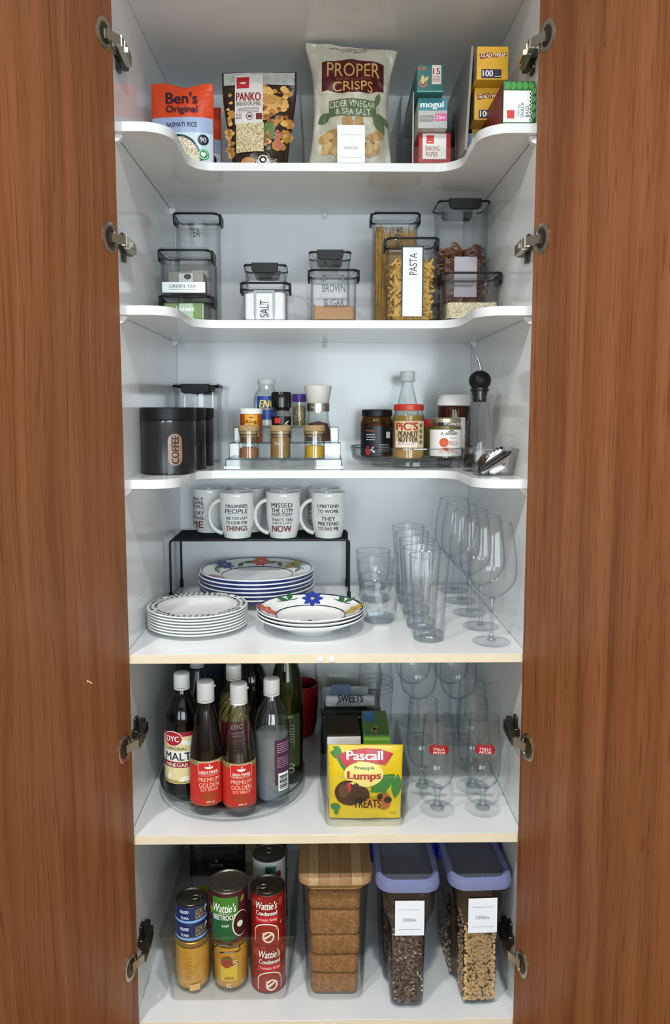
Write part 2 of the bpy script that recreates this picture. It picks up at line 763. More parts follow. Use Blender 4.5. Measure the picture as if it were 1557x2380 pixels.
# ---- loose shelves with a scooped front (wings at both sides), shelves 1 to 3
def scoop(sgn=1):
    L = [(-XW + .0015, -.030)]
    L += arc((-.335, .022), .052, -pi / 2, 0, 10)
    L += arc((-.231, .140), .052, pi, pi / 2, 10)
    return L + [(-x, y) for x, y in reversed(L)]


FRONT = scoop()


def scooped_shelf(z, label):
    t = thing('shelf', label, 'shelf', (0, .25, z - TH))
    pts = FRONT + [(XW - .0015, YB - .001), (-XW + .0015, YB - .001)]
    g = G().loft([[(x, y - .25, 0) for x, y in pts], [(x, y - .25, TH) for x, y in pts]])
    part('panel', g, WHITE_LAM, t, 25)
    e = G()
    outer = [(x, y - .0009) for x, y in FRONT]
    rings = []
    for k in range(len(FRONT)):
        a, b = FRONT[max(k - 1, 0)], FRONT[min(k + 1, len(FRONT) - 1)]
        dx, dy = b[0] - a[0], b[1] - a[1]
        q = sqrt(dx * dx + dy * dy)
        nx, ny = dy / q * .0012, -dx / q * .0012
        x, y = FRONT[k]
        rings.append([(x, y - .25, .0001), (x + nx, y + ny - .25, .0005), (x + nx, y + ny - .25, TH - .0004), (x, y - .25, TH - .00005)])
    e.loft(rings)
    part('edge_band', e, WHITE_EDGE, t, 25)
    return t


scooped_shelf(Z[1], 'white scooped shelf carrying the snack packets and wrap boxes')
scooped_shelf(Z[2], 'white scooped shelf carrying clear canisters of pasta and salt')
scooped_shelf(Z[3], 'white scooped shelf carrying black canisters, spice rack and turntable')


def straight_shelf(z, label, caps):
    t = thing('shelf', label, 'shelf', (0, .244, z - TH))
    w = XW - .001
    part('panel', G().box(-w, w, YF + .001 - .244, YB - .245, 0, TH, .0004), WHITE_LAM, t)
    part('edge_band', G().box(-w, w, YF - .0012 - .244, YF + .0012 - .244, .0002, TH - .0002, .0004), CREAM_EDGE, t, label='cream edge strip')
    for x in caps:
        part('screw_cap', G().lathe([(0, 0), (.0045, 0), (.0058, -.0006), (.0058, -.0018), (0, -.0018)], 16).xf(
            lambda a, b, c: (x + a, YF - .0014 - .244 + c, TH / 2 + b)), WHITE_PL, t)
    return t


straight_shelf(Z[4], 'straight cream-edged shelf under the plates, mugs and tumblers', (-.012, .010))
straight_shelf(Z[5], 'straight cream-edged shelf under the sauce bottles and stemmed glasses', ())


# ---- doors with concealed hinges
def obar(g, p, q, w, h, up=(0, 0, 1), tw=1.0):
    p, q, up = Vector(p), Vector(q), Vector(up)
    d = (q - p).normalized()
    s = d.cross(up).normalized()
    u = s.cross(d)
    R = []
    for o, k in ((p, 1.0), (q, tw)):
        R.append([tuple(o + s * a * w / 2 * k + u * b * h / 2) for a, b in ((-1, -1), (1, -1), (1, 1), (-1, 1))])
    return g.loft(R)


PHI = radians(20)
HZ = (2.196, 1.855, .914, .472)
for sx in (-1, 1):
    C = Vector((sx * .374, -.056, 0))
    d = Vector((sx * sin(PHI), -cos(PHI), 0))
    n = Vector((-sx * cos(PHI), -sin(PHI), 0))

    def W(a, b, c):
        p = C + d * a + n * b
        return (p.x, p.y, c)
    Lw, Tk, z0, z1 = .42, .019, .12, 2.40
    # slab between inner face b=0 and outer face b=-Tk
    rings = []
    for z, ins in ((z0, .001), (z0 + .001, 0), (z1 - .001, 0), (z1, .001)):
        rings.append([W(ins, -ins, z), W(Lw - ins, -ins, z), W(Lw - ins, -Tk + ins, z), W(ins, -Tk + ins, z)])
    if sx < 0:
        rings = [list(reversed(r)) for r in rings]
    door = cpart('door', G().loft(rings), CHERRY, cab, 25)
    eb = G()
    rings = [[W(-.0008, -.0012, z), W(-.0008, -Tk + .0012, z), W(.0004, -Tk + .0004, z), W(.0004, -.0004, z)] for z in (z0 + .001, z1 - .001)]
    cpart('edge_band', eb.loft(rings), CHERRY, door)
    for hz in HZ:
        # flange disc sunk on the inner face, dark cup, hinge arm
        def disc(a0, b0, prof):
            g = G().lathe(prof, 28)
            return g.xf(lambda x, y, z: W(a0 + x * .84, b0 + z, hz + y))
        cpart('hinge_cup', disc(.023, 0, [(.0265, -.001), (.0265, .0012), (.0252, .0018), (.0185, .0018), (.0178, .0010), (.0172, -.004), (0, -.004)]), STEEL, door)
        cpart('hinge_recess', disc(.021, 0, [(.0168, -.0034), (.0168, .0002), (.0140, .0012), (0, .0012)]), DARK_STEEL, door)
        ga = G()
        p0 = Vector(W(.021, .001, hz))
        p1 = Vector((sx * .3630, -.052, hz))
        p2 = Vector((sx * .3640, -.030, hz))
        p3 = Vector((sx * .3665, .030, hz))
        obar(ga, p0, p1, .006, .016)
        cpart('hinge_arm', ga, STEEL, door)
        gb = G()
        obar(gb, p1, p2, .010, .018)
        obar(gb, p2, p3, .012, .019, tw=.8)
        obar(gb, p2 + Vector((0, .012, .0)), p3 + Vector((0, -.012, .0)), .016, .009)
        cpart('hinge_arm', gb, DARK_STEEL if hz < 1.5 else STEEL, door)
        gm = G().box(sx * XW - (.012 if sx > 0 else 0), sx * XW + (.012 if sx < 0 else 0), -.016, .052, hz - .008, hz + .008)
        gm.box(sx * XW - (.006 if sx > 0 else 0), sx * XW + (.006 if sx < 0 else 0), .000, .020, hz - .026, hz + .026)
        cpart('hinge_plate', gm, DARK_STEEL, sideL if sx < 0 else sideR)
    if sx < 0:
        g = G().tube([W(.118 + .004 * k, .0006, 1.078 + .006 * sin(k * .55)) for k in range(-1, 3)], .0012, 6)  # bright reflection on the door face, painted as a pale raised arc
        cpart('glint_arc', g, ink('ffd9b0'), door, label='small painted arc of reflected light on the door')

# ================================================================== top shelf
def smooth01(t):
    t = max(0, min(1, t))
    return t * t * (3 - 2 * t)


def pouch(hw, h, tk, nx=28, nz=34, wr=.0, seed=0, top=None, back=.6, wf=14):
    """filled soft bag: hw(f) half width, tk(f) half thickness over the height fraction f; returns mesh and print map"""
    def dep(x, z):
        f = max(0, min(1, z / h))
        q = max(0.0, 1 - (x / hw(f)) ** 2)
        d = tk(f) * q ** .6
        if wr:
            d += wr * min(1, q * 4) * (noise.noise((x * wf + seed, z * wf * .7, seed * 3.1)) - .45 * abs(noise.noise((x * wf * 2.1 + z * wf * .8, z * wf * 1.3 - x * wf * .6, seed * 1.7))))
        return d
    rings = []
    for j in range(nz + 1):
        f = j / nz
        z = f * h
        w = hw(f)
        ring = []
        for i in range(nx + 1):
            x = w * -cos(pi * i / nx)
            ring.append((x, -dep(x, z), z))
        for i in range(nx - 1, 0, -1):
            x = w * -cos(pi * i / nx)
            ring.append((x, dep(x, z) * back, z))
        if top and j == nz:
            ring = [(x, y, z + top(x)) for x, y, z in ring]
        rings.append(ring)
    def mp(x, z, e):
        return (x, -dep(x, z) - e - .0008, z)
    mp.fine = True
    return G().loft(rings), mp


FOIL_OR = mat('orange_pouch_film', 'd4451b', .3, 0, .5, var=.06, scale=45, bump=.5, bdist=.003)
z = Z[1]


def rice_pouch(label, loc, rz):
    t = thing('rice_pouch', label, 'pouch', loc, rz, 'orange rice pouches')
    g, mp = pouch(lambda f: .0655, .164, lambda f: .020 * (1 - f) ** .7 + .003, wr=.004, seed=2,
                  top=lambda x: .004 - .009 * max(0, 1 - abs(x - .008) / .04))
    part('pouch_film', g, FOIL_OR, t, 60)
    pr(t, 'printed_band', ink('9fb1d2', .3), mp, [Rc(0, .080, .128, .032)], 1)
    pr(t, 'printed_panel', ink('c3dbe6', .3), mp, [Rc(0, .033, .128, .062)], 1)
    pr(t, 'printed_rim', ink('1c2638', .3), mp, [El(-.006, .003, .049, .057, .05, pi - .05)], 2)
    pr(t, 'rice_picture', grains('rice_print', ['a9987c', 'd8cbb0', 'efe6d2'], 420, .5, .2), mp, [El(-.006, .003, .045, .052, .05, pi - .05)], 3)
    pr(t, 'lettering', ink('1d1a33', .3), mp, [T("Ben's", 0, .1365, .066, .024, .03), T('Original', 0, .1110, .066, .0185, .03), T('BASMATI RICE', 0, .080, .064, .0095, .012)], 4)
    pr(t, 'emblem', ink('18223a', .3), mp, [El(.045, .049, .0112)], 4)
    pr(t, 'emblem', ink('35935a', .3), mp, [El(.0455, .019, .0112)], 4)
    pr(t, 'lettering', ink('f3f5f2', .3), mp, [T('90', .045, .049, .012, .010), Rg(.0455, .019, .0095, .0095, .9), Pl((.0455, .013), (.0505, .019), (.0495, .023), (.0465, .0235), (.0455, .0215), (.0445, .0235), (.0415, .023), (.0405, .019))], 5)
    return t


rice_pouch('orange and pale blue rice pouch standing by the left wall', (-.302, .222, z + .0005), 0)
rice_pouch('orange rice pouch half hidden behind another, left of the breadcrumbs', (-.302, .345, z + .0005), 0)

# ---- breadcrumb bag with clear top seal
t = thing('breadcrumb_bag', 'glossy breadcrumb bag with white label panel and food pictures', 'bag', (-.141, .245, z + .0005), radians(-2))
g, mp = pouch(lambda f: .060 + .020 * smooth01(f * 1.15), .202, lambda f: .028 * (1 - f) ** .8 + .002, wr=.004, seed=5)
part('bag_film', g, mat('dark_bag_film', '2b1d14', .2, 0, .5, var=.15, scale=40, bump=.6, bdist=.003), t, 60)
pr(t, 'seal_strip', mat('seal_film', 'b4b4b1', .15, 0, .5, var=.25, scale=60), mp, [Rc(0, .187, .152, .026)], 1, 'grey clear film seal along the top')
pr(t, 'food_picture', ink('b5813f', .3), mp, blobs(.006, .064, .04, .168, 40, .006, .015, 3) + blobs(-.070, -.056, .03, .165, 14, .005, .010, 9), 1)
pr(t, 'food_picture', ink('d9a85e', .3), mp, blobs(.010, .062, .05, .165, 30, .004, .010, 4) + blobs(-.068, -.056, .05, .16, 8, .003, .007, 19), 2)
pr(t, 'food_picture', ink('8b4a1f', .3), mp, blobs(.008, .06, .04, .16, 16, .003, .007, 14), 3)
pr(t, 'food_picture', ink('4a6b2c', .3), mp, blobs(.010, .030, .055, .088, 10, .005, .010, 6), 3)
pr(t, 'food_picture', ink('b76a5a', .3), mp, blobs(.032, .052, .042, .075, 7, .005, .009, 7), 3)
pr(t, 'food_picture', ink('d3a35b', .3), mp, [El(.024, .140, .020, .013)], 3)
pr(t, 'food_picture', ink('b98747', .3), mp, [El(.024, .1415, .017, .0105)], 4)
pr(t, 'label_panel', ink('d4cdc9', .3), mp, [Rc(-.021, .142, .060, .104)], 4)
pr(t, 'crumb_window', grains('panko_crumb', ['9c8c68', 'c6b88f', 'd9cda8'], 380, .6, .4), mp, [Rc(-.019, .061, .060, .062)], 4)
pr(t, 'emblem', ink('b3212d', .3), mp, [Rc(-.034, .177, .027, .024)], 5)
pr(t, 'lettering', ink('8e1f28', .3), mp, [T('PANKO', -.022, .147, .052, .018, .03)], 5)
pr(t, 'emblem', ink('6b1a22', .3), mp, [Rc(.001, .105, .013, .013)], 5)
pr(t, 'lettering', ink('4b3434', .3), mp, [T('BREADCRUMBS', -.022, .132, .052, .0085, .01), ], 5)
pr(t, 'emblem', ink('4b3434', .3), mp, [Rg(-.019, .105, .008, .008, .85), Rc(-.019, .105, .008, .005)], 5)
pr(t, 'fine_print', ink('4b3434', .3), mp, lines(-.022, .123, .045, 4, .0028, .0009, 1) + lines(-.042, .110, .014, 4, .003, .0011, 2), 5)
pr(t, 'emblem', ink('e9e2df', .3), mp, [Rg(.010, .012, .010, .010, .8), El(.010, .012, .004)], 6)
pr(t, 'emblem', ink('e9e2df', .3), mp, [Pl((-.042, .177), (-.036, .1735), (-.028, .175), (-.026, .178), (-.029, .1765), (-.036, .1755))], 6)
pr(t, 'fine_print', ink('e9e2df', .3), mp, lines(.03, .014, .018, 3, .003, .001, 3), 6)
pr(t, 'food_picture', ink('b07a43', .3), mp, [El(-.022, .009, .016, .010)], 5)


# ---- clear bins on the top shelf
def clear_bin(label, x, yf, w0, w1, d, h, zb, m=PLASTIC2, t=.0028, r=.010, group=None):
    o = thing('clear_bin', label, 'bin', (x, yf + d / 2, zb + .0003), 0, group)
    tub = part('tub', G().shell(w0, d - .012, w1, d, h, r, t, 5, .0035), m, o, 30)
    rim = [(a, b, h) for a, b in rrect(w1 + .001, d + .001, r, 6)]
    part('rim', G().tube(rim, .0019, 6, True), m, tub)
    return o


sb = clear_bin('clear bin with white card holding the bag of crisps', .054, .197, .205, .214, .26, .140, z)
pr(sb, 'label_card', ink('f0f1f2', .6), flat(-.1295), [Rc(0, .040, .058, .076)], 2, 'white paper card')
pr(sb, 'lettering', ink('8d9296'), flat(-.1295), [T('SNACKS', 0, .032, .029, .0055, 0), Rc(0, .058, .046, .0005), Rc(0, .0125, .046, .0005)], 3)

t = thing('crisps_bag', 'pale crumpled crisps bag with maroon plaque inside clear bin', 'bag', (.055, .262, z + .0045), (radians(1.5), radians(.6), 0))
g, mp = pouch(lambda f: .093 - .013 * sin(pi * min(1, f * 1.02)) + .03 * max(0, f - .8), .252, lambda f: .044 * sin(pi * (f * .86 + .12)) ** .7 + .001,
              44, 60, wr=.013, seed=8, top=lambda x: .002 - .085 * x, wf=26)
part('bag_film', g, mat('pale_bag_film', 'c6c0af', .34, 0, .5, var=.05, scale=22, bump=.9, bdist=.006), t, 60)
pr(t, 'plaque', ink('4f0f17', .35), mp, [Rc(.002, .185, .132, .058), Pl((-.064, .214), (.068, .214), (.006, .223)), Pl((-.050, .156), (.054, .156), (.028, .147), (-.024, .147))], 2)
pr(t, 'lettering', ink('c9a75f', .3), mp, [T('PROPER', .003, .1985, .112, .030, 0)], 3)
pr(t, 'lettering', ink('c9a75f', .3), mp, [T('CRISPS', .002, .1620, .084, .022, 0)], 3)
pr(t, 'lettering', ink('8f5a45', .3), mp, [T('HAND COOKED', .003, .1785, .072, .0052, 0)], 3)
pr(t, 'lettering', ink('2a2823', .3), mp, [T('CRAFTED IN THE PROVINCE OF MARLBOROUGH', .004, .248, .105, .0035, 0), T('IN NEW ZEALAND', .004, .242, .055, .0035, 0)], 3)
pr(t, 'ribbon', ink('4d6238', .35), mp, [Rc(.002, .117, .100, .032), leaf(-.045, .108, .03, .02, 3.6), leaf(.045, .112, .05, .022, -1.0), leaf(.050, .120, .035, .012, 1.3), leaf(.055, .11, .045, .012, -.6)], 2)
pr(t, 'lettering', ink('dbdccb', .35), mp, [T('CIDER VINEGAR', .001, .1235, .096, .0125, 0), T('& SEA SALT', .003, .109, .074, .0115, 0)], 3)
pr(t, 'crisp_picture', ink('b58b48', .4), mp, blobs(-.065, -.03, .03, .075, 8, .010, .020, 5, 9) + blobs(.03, .06, .03, .07, 6, .012, .020, 6, 9) + blobs(-.035, .04, .085, .098, 7, .007, .013, 7), 1)
pr(t, 'crisp_picture', ink('cfa968', .4), mp, blobs(-.06, -.03, .03, .07, 6, .006, .013, 15, 9) + blobs(.032, .055, .03, .06, 4, .008, .012, 16, 9), 2)
pr(t, 'crisp_picture', ink('7d5426', .4), mp, blobs(-.05, .05, .03, .06, 5, .003, .007, 25, 9), 3)


# ---- cartons
def carton(name, label, cat, xc, yf, zb, w, d, h, m, group=None, rz=0):
    t = thing(name, label, cat, (xc, yf + d / 2, zb), rz, group)
    part('carton', G().rbox(w, d, h, .0012, .0008), m, t, 25)
    return t, flat(-d / 2)


GREYBOX = mat('grey_board', '77746d', .6, var=.08)
bb = thing('clear_bin', 'narrow clear bin with low front holding the roll boxes', 'bin', (.2290, .195 + .15, z + .0003))
g = G()
w, d_, tt = .093, .30, .0025
for sx in (-1, 1):
    x0 = sx * w / 2
    g.loft([[(x0 - sx * k, -d_ / 2, 0), (x0 - sx * k, d_ / 2, 0), (x0 - sx * k, d_ / 2, .150), (x0 - sx * k, -d_ / 2 + .01, .145)] for k in ((0, tt) if sx > 0 else (tt, 0))])
part('side_wall', g, PLASTIC2, bb, 20)
part('front_wall', G().box(-w / 2 + tt, w / 2 - tt, -d_ / 2, -d_ / 2 + tt, 0, .035), PLASTIC2, bb, 20)
part('base', G().box(-w / 2 + tt, w / 2 - tt, -d_ / 2 + tt, d_ / 2, 0, tt), PLASTIC2, bb, 20)
part('edge_strip', G().box(-w / 2 - .0002, -w / 2 + .0028, -d_ / 2 - .0012, -d_ / 2 + .0006, 0, .145), mat('frosted_edge', 'b9b6ad', .3), bb, 20)

zz = z + .0035
t, mp = carton('baking_paper_box', 'white and red baking paper box at the bottom of narrow bin', 'box', .2310, .2015, zz, .068, .275, .0615, ink('a8242b'), 'roll boxes in the narrow bin')
pr(t, 'printed_panel', ink('e9e8e4'), mp, [Rc(-.001, .034, .050, .052)], 1)
pr(t, 'emblem', ink('d03a35'), mp, [Rc(-.010, .048, .0155, .0165)], 2)
pr(t, 'lettering', ink('9a2f30'), mp, [T('BAKING', -.005, .030, .029, .010, .01), T('PAPER', -.006, .0175, .026, .010, .01)] + [Pl((-.024 + .006 * k, .006), (-.021 + .006 * k, .0095), (-.018 + .006 * k, .006)) for k in range(8)], 2)
pr(t, 'lettering', ink('f3dcd8'), mp, [Rc(-.010, .0435, .009, .0015)], 3)

t, mp = carton('garbage_bag_box', 'white and teal liner box with pink patch in narrow bin', 'box', .2260, .176, zz + .0618, .060, .29, .060, ink('b9bab5'), 'roll boxes in the narrow bin', radians(-1.5))
pr(t, 'printed_band', ink('3f8797'), mp, [Rc(0, .047, .059, .024)], 1)
pr(t, 'lettering', ink('eef6f7'), mp, [T('mogul', -.002, .045, .047, .016, .04)], 2)
pr(t, 'printed_patch', ink('d65a9c'), mp, [Rc(.017, .0215, .025, .0145)], 1)
pr(t, 'lettering', ink('f4e6ef'), mp, [T('25m', .016, .0215, .019, .008, .02)], 2)
pr(t, 'printed_patch', ink('8b8d8c'), mp, [Rc(-.013, .019, .029, .013)], 1)
pr(t, 'lettering', ink('c6c8c6'), mp, [T('Garbage', -.013, .0195, .024, .007, 0)], 2)

t, mp = carton('kitchen_bag_box', 'dark teal bag box with white 15 panel on top of stack', 'box', .2145, .150, zz + .1220, .054, .26, .053, ink('20625c'), 'roll boxes in the narrow bin', radians(-1))
pr(t, 'printed_panel', ink('cfc5bd'), mp, [Rc(.0125, .034, .0185, .037)], 1)
pr(t, 'lettering', ink('8d2436'), mp, [T('15', .0125, .0405, .014, .0115, .03)] + lines(.0125, .030, .015, 4, .0028, .0012, 4), 2)
pr(t, 'lettering', ink('cf6a4c'), mp, [T('GLAD', -.0165, .046, .018, .007, .03), Rg(-.0145, .0175, .008, .008, .7)], 2)
pr(t, 'emblem', ink('cdb478'), mp, [El(-.0150, .024, .004, .0085), leaf(-.012, .020, .014, .006, .9)], 3)
pr(t, 'printed_band', ink('4d9d98'), mp, [Rc(0, .0018, .053, .003)], 1)

YEL = mat('yellow_board', 'd8a01e', .5, var=.05)


def wrap_box(label, xc, yf, zb):
    t, mp = carton('cling_wrap_box', label, 'box', xc, yf, zb, .061, .31, .0615, YEL, 'cling wrap boxes by the right wall')
    pr(t, 'printed_patch', ink('7c2b1a'), mp, [Pl((-.026, .048), (-.001, .0505), (.0005, .042), (-.024, .038)), Pl((.001, .041), (.027, .0435), (.027, .050), (.004, .0495))], 1)
    pr(t, 'lettering', ink('f1e4c4'), mp, [T('GLAD', -.0125, .0448, .021, .0075, .03, .2), T('WRAP', .0145, .0455, .021, .0070, .03, .2)], 2)
    pr(t, 'printed_patch', ink('2c2138'), mp, [Rc(-.002, .011, .039, .0165)], 1)
    pr(t, 'lettering', ink('f2efe8'), mp, [T('100', -.009, .0115, .0195, .0115, .03)] + lines(.0105, .006, .012, 1, .002, .0012, 2), 2)
    pr(t, 'side_panel', GREYBOX, frame((-.0305, 0, .0), (0, -1, 0), (0, 0, 1)), [Rc(0, .031, .300, .052)], 1)
    return t


t, mp = carton('foil_box', 'pale blue and cream foil box at the foot of the wrap stack', 'box', .3275, .165, z + .0003, .070, .30, .060, ink('cfc7b4'))
pr(t, 'printed_patch', ink('6d86b4'), mp, [Rc(-.030, .040, .008, .038)], 1)
pr(t, 'printed_patch', ink('d8b148'), mp, [Rc(0, .055, .066, .008)], 1)
pr(t, 'lettering', ink('4a5876'), mp, [T('FOIL', .008, .032, .034, .012, .02)], 2)
wrap_box('yellow cling wrap box lying beneath another, behind the snack bags', .3270, .118, z + .0606)
wrap_box('yellow cling wrap box on top of the stack by the right wall', .3235, .083, z + .1224)
g = G().loft([[(-.002, -.14, 0), (.003, -.14, 0), (.003, .14, 0), (-.002, .14, 0)], [(.008, -.14, .196), (.0125, -.14, .196), (.0125, .14, .196), (.008, .14, .196)]])
solo('freezer_bag_sheet', g, mat('silver_board', '8d8a84', .35, .3, .5, var=.15, scale=20), 'thin silver-grey pack leaning beside the yellow wrap boxes', 'pack', (.2790, .25, z + .0004))
bpy.data.objects['freezer_bag_sheet'].name = 'grey_pack'

t, mp = carton('snack_bag_box', 'white, green and red snack bag box standing against right wall', 'box', .3510, -.018, z + .0003, .058, .185, .078, ink('2d6b33'))
pr(t, 'leaf_pattern', ink('4b9447'), mp, [leaf(-.024 + .012 * k, .062, .015, .010, pi / 2 - .3 + .15 * k) for k in range(5)] + [leaf(.024, .012 + .014 * k, .013, .009, 1.2) for k in range(4)], 1)
pr(t, 'printed_panel', ink('e8e9e9'), mp, [Rc(-.0035, .0335, .050, .055)] + [El(.0215, .010 + .0065 * k, .0022) for k in range(8)], 1)
pr(t, 'emblem', ink('cf3a33'), mp, [Rc(-.015, .0195, .0135, .0145)], 2)
pr(t, 'lettering', ink('47514b'), turn(mp, pi / 2, .0100, .028), [T('SNACK', 0, .004, .026, .0065, .01), T('BAGS', -.003, -.005, .020, .0065, .01)], 2)
pr(t, 'lettering', ink('7d8781'), turn(mp, pi / 2, -.0010, .027), [T('RESEALABLE', 0, 0, .022, .0035, 0)], 2)
pr(t, 'side_panel', ink('7c1f22'), frame((-.029, 0, 0), (0, -1, 0), (0, 0, 1)), [Rc(0, .039, .182, .075)], 1)
pr(t, 'lettering', ink('b98a86'), turn(frame((-.029, 0, 0), (0, -1, 0), (0, 0, 1)), pi / 2, .07, .035), [T('SNACK BAGS', 0, 0, .04, .008, 0)], 2)

# ================================================================== second shelf: clear canisters
z = Z[2]
SEAL = mat('smoke_seal', '0d0e11', .5, 0, .25, var=0)


def latch_tab(w, h, t):
    """flap with rounded lower corners, plain upper edge"""
    out = [(-w / 2, 0), (-w / 2, -h * .45)] + [(-w / 2 + h * .5 + h * .5 * cos(a), -h * .5 + h * .5 * sin(a)) for a in [pi + pi / 2 * k / 5 for k in range(6)]]
    out += [(-x, y) for x, y in reversed(out)]
    inner = [(x * .96, y * .95) for x, y in out]
    return G().loft([[(x, 0, y) for x, y in out], [(x, -t * .7, y) for x, y in out], [(x, -t, y) for x, y in inner]])


def canister(label, xc, yf, w, d, h, zb, latch='x', group='clear latch canisters', lid=.020, rot=0):
    t = thing('clear_canister', label, 'canister', (xc, yf + d / 2, zb + .0004), rot, group)
    bw, bd = w - .010, d - .010
    hb = h - lid
    part('body', G().shell(bw - .002, bd - .002, bw, bd, hb, .014, .0026, 5, .004), PLASTIC, t, 30)
    # lid: clear cap with raised border, dark gasket line under it
    g = G()
    R = []
    for ww, zz in ((bw + .002, hb), (bw + .006, hb + .002), (bw + .006, h - .003), (bw + .003, h), (bw - .008, h), (bw - .014, h - .005)):
        R.append([(x, y, zz) for x, y in rrect(ww, ww - bw + bd, .015, 5)])
    ld = part('lid', g.loft(R), PLASTIC, t, 30)
    g = G()
    R = []
    for ww, zz in ((bw + .0065, h - .0085), (bw + .0080, h - .0075), (bw + .0080, h - .0045), (bw + .0065, h - .0035)):
        R.append([(x, y, zz) for x, y in rrect(ww, ww - bw + bd, .015, 5)])
    part('gasket', g.loft(R, False, False), SEAL, ld, 30)
    for s in (0, 1):
        g = latch_tab((.60 if latch == 'y' else .5) * w, .0235, .0045)
        dd = (bd if latch == 'y' else bw) / 2 + .0032
        a = s * pi + (0 if latch == 'y' else pi / 2)
        g.xf(lambda x, y, zq: ((x * cos(a) - (y - dd) * sin(a)), (x * sin(a) + (y - dd) * cos(a)), zq + h - .001))
        part('latch', g, BLACK_PL, ld, 30)
    return t, flat(-bd / 2 - .0002), bw, bd, hb


def heap(w, d, h, bump, seed, n=14, r=.010):
    """granular filling with an uneven top"""
    R = [[(x, y, 0) for x, y in rrect(w, d, r, 3)], [(x, y, h * .5) for x, y in rrect(w, d, r, 3)]]
    g = G()
    top = rrect(w, d, r, 3)

    def zt(x, y):
        return h + bump * noise.noise((x * 40 + seed, y * 40, seed)) + bump * .5 * noise.noise((x * 110, y * 110 + seed, 0))
    R.append([(x, y, zt(x, y)) for x, y in top])
    for k in (.75, .5, .25, .05):
        R.append([(x * k, y * k, zt(x * k, y * k)) for x, y in top])
    return g.loft(R)


def fill(name, label, cat, t, w, d, h, m, bump=.004, seed=1, z0=.0045):
    return solo(name, heap(w, d, h, bump, seed), m, label, cat, (t.location.x, t.location.y, t.location.z + z0), 0, None, 60, 'stuff')


INKB = ink('33383d')
# tea canister at the left rear
t, mp, bw, bd, hb = canister('tall clear canister lettered TEA at the rear left', -.2975, .330, .106, .105, .262, z)
pr(t, 'lettering', INKB, mp, [T('TEA', -.002, .214, .024, .019, .0)], 2)
b = thing('tea_packet', 'grey card packet upright inside the tall TEA canister', 'packet', (t.location.x, t.location.y + .010, t.location.z + .0045))
part('carton', G().rbox(.074, .050, .150, .002, .001), mat('tea_card', '8f8d86', .7, var=.08), b, 25)
pr(b, 'printed_panel', ink('c6c7c4'), flat(-.025), [Rc(.004, .095, .040, .070)], 1)

# two stacked low canisters
t, mp, bw, bd, hb = canister('low clear canister under the green tea one, green packet inside', -.3035, .198, .114, .114, .0560, z)
g, _ = G().rbox(.082, .060, .034, .002, .001), 0
b = thing('tea_packet', 'green card tea packet in the lowest stacked canister', 'packet', (t.location.x - .004, t.location.y - .012, t.location.z + .0045))
part('carton', g, ink('6f8a4c'), b, 25)
pr(b, 'lettering', ink('dfe7d2'), flat(-.030), [T('planet', 0, .020, .052, .015, .02)], 1)
tl = t
t, mp, bw, bd, hb = canister('clear canister lettered GREEN TEA stacked on a lower one', -.3035, .198, .114, .114, .0965, z + .0565)
pr(t, 'lettering', ink('4f565b'), mp, [T('GREEN TEA', -.002, .0155, .058, .0065, 0), Rc(-.002, .0085, .062, .0006)], 3)
pr(t, 'label_card', ink('e3e8ea', .5), mp, [Rc(0, .013, .092, .022)], 2, 'white paper strip')
b = thing('tea_packet', 'grey and white tea packet inside the GREEN TEA canister', 'packet', (t.location.x, t.location.y + .006, t.location.z + .0045))
part('carton', G().rbox(.076, .060, .046, .002, .001), mat('tea_card', '8f8d86', .7, var=.08), b, 25)
pr(b, 'printed_panel', ink('c9cbc8'), flat(-.030), [Rc(0, .030, .030, .026)], 1)
pr(b, 'emblem', ink('3a3d40'), flat(-.030), [El(.004, .036, .008, .006)], 2)

# salt pair
t, mp, bw, bd, hb = canister('clear canister rear of the SALT one, latch facing out', -.1405, .352, .104, .104, .1510, z, 'y')
fill('salt', 'white salt in the canister behind the SALT one', 'salt', t, bw - .008, bd - .008, .105, grains('white_salt', ['dfe3e6', 'eef0f2', 'f6f7f8'], 700, .8, .2), .003, 2)
t, mp, bw, bd, hb = canister('short clear canister lettered SALT full of white salt', -.1315, .212, .106, .106, .0870, z)
fill('salt', 'white salt filling the canister lettered SALT', 'salt', t, bw - .008, bd - .008, .056, MATS['white_salt'], .002, 4)
pr(t, 'lettering', INKB, turn(mp, pi / 2, -.001, .027), [T('SALT', 0, 0, .036, .019, 0)], 2)
pr(t, 'moulded_frame', ink('9aa3a8', .3), mp, [Rc(-.0215, .033, .004, .060), Rc(.0195, .033, .004, .060), Rc(-.001, .0645, .044, .003)], 2)

# brown sugar pair
t, mp, bw, bd, hb = canister('clear canister behind BROWN SUGAR, latch facing out', .0125, .372, .104, .104, .1850, z, 'y')
fill('sugar', 'white sugar in the canister behind BROWN SUGAR', 'sugar', t, bw - .008, bd - .008, .10, MATS['white_salt'], .003, 6)
pr(t, 'lettering', INKB, mp, [T('SUGAR', -.001, .134, .040, .012, 0)], 2)
t, mp, bw, bd, hb = canister('clear canister lettered BROWN SUGAR, a third full', .0185, .212, .109, .109, .1145, z)
fill('brown_sugar', 'light brown sugar in the canister lettered BROWN SUGAR', 'sugar', t, bw - .008, bd - .008, .030, grains('brown_sugar', ['97714f', 'b08a66', 'c19d7a'], 500, .8, .4, 'noise'), .009, 3)
pr(t, 'lettering', INKB, mp, [T('BROWN', .000, .0705, .049, .0155, 0), T('SUGAR', .000, .0395, .045, .0155, 0)], 2)
pr(t, 'moulded_frame', ink('59646a', .3), mp, [Rc(-.0215, .091, .0035, .014), Rc(.0195, .091, .0035, .014), Rc(-.001, .0975, .044, .003)], 2)

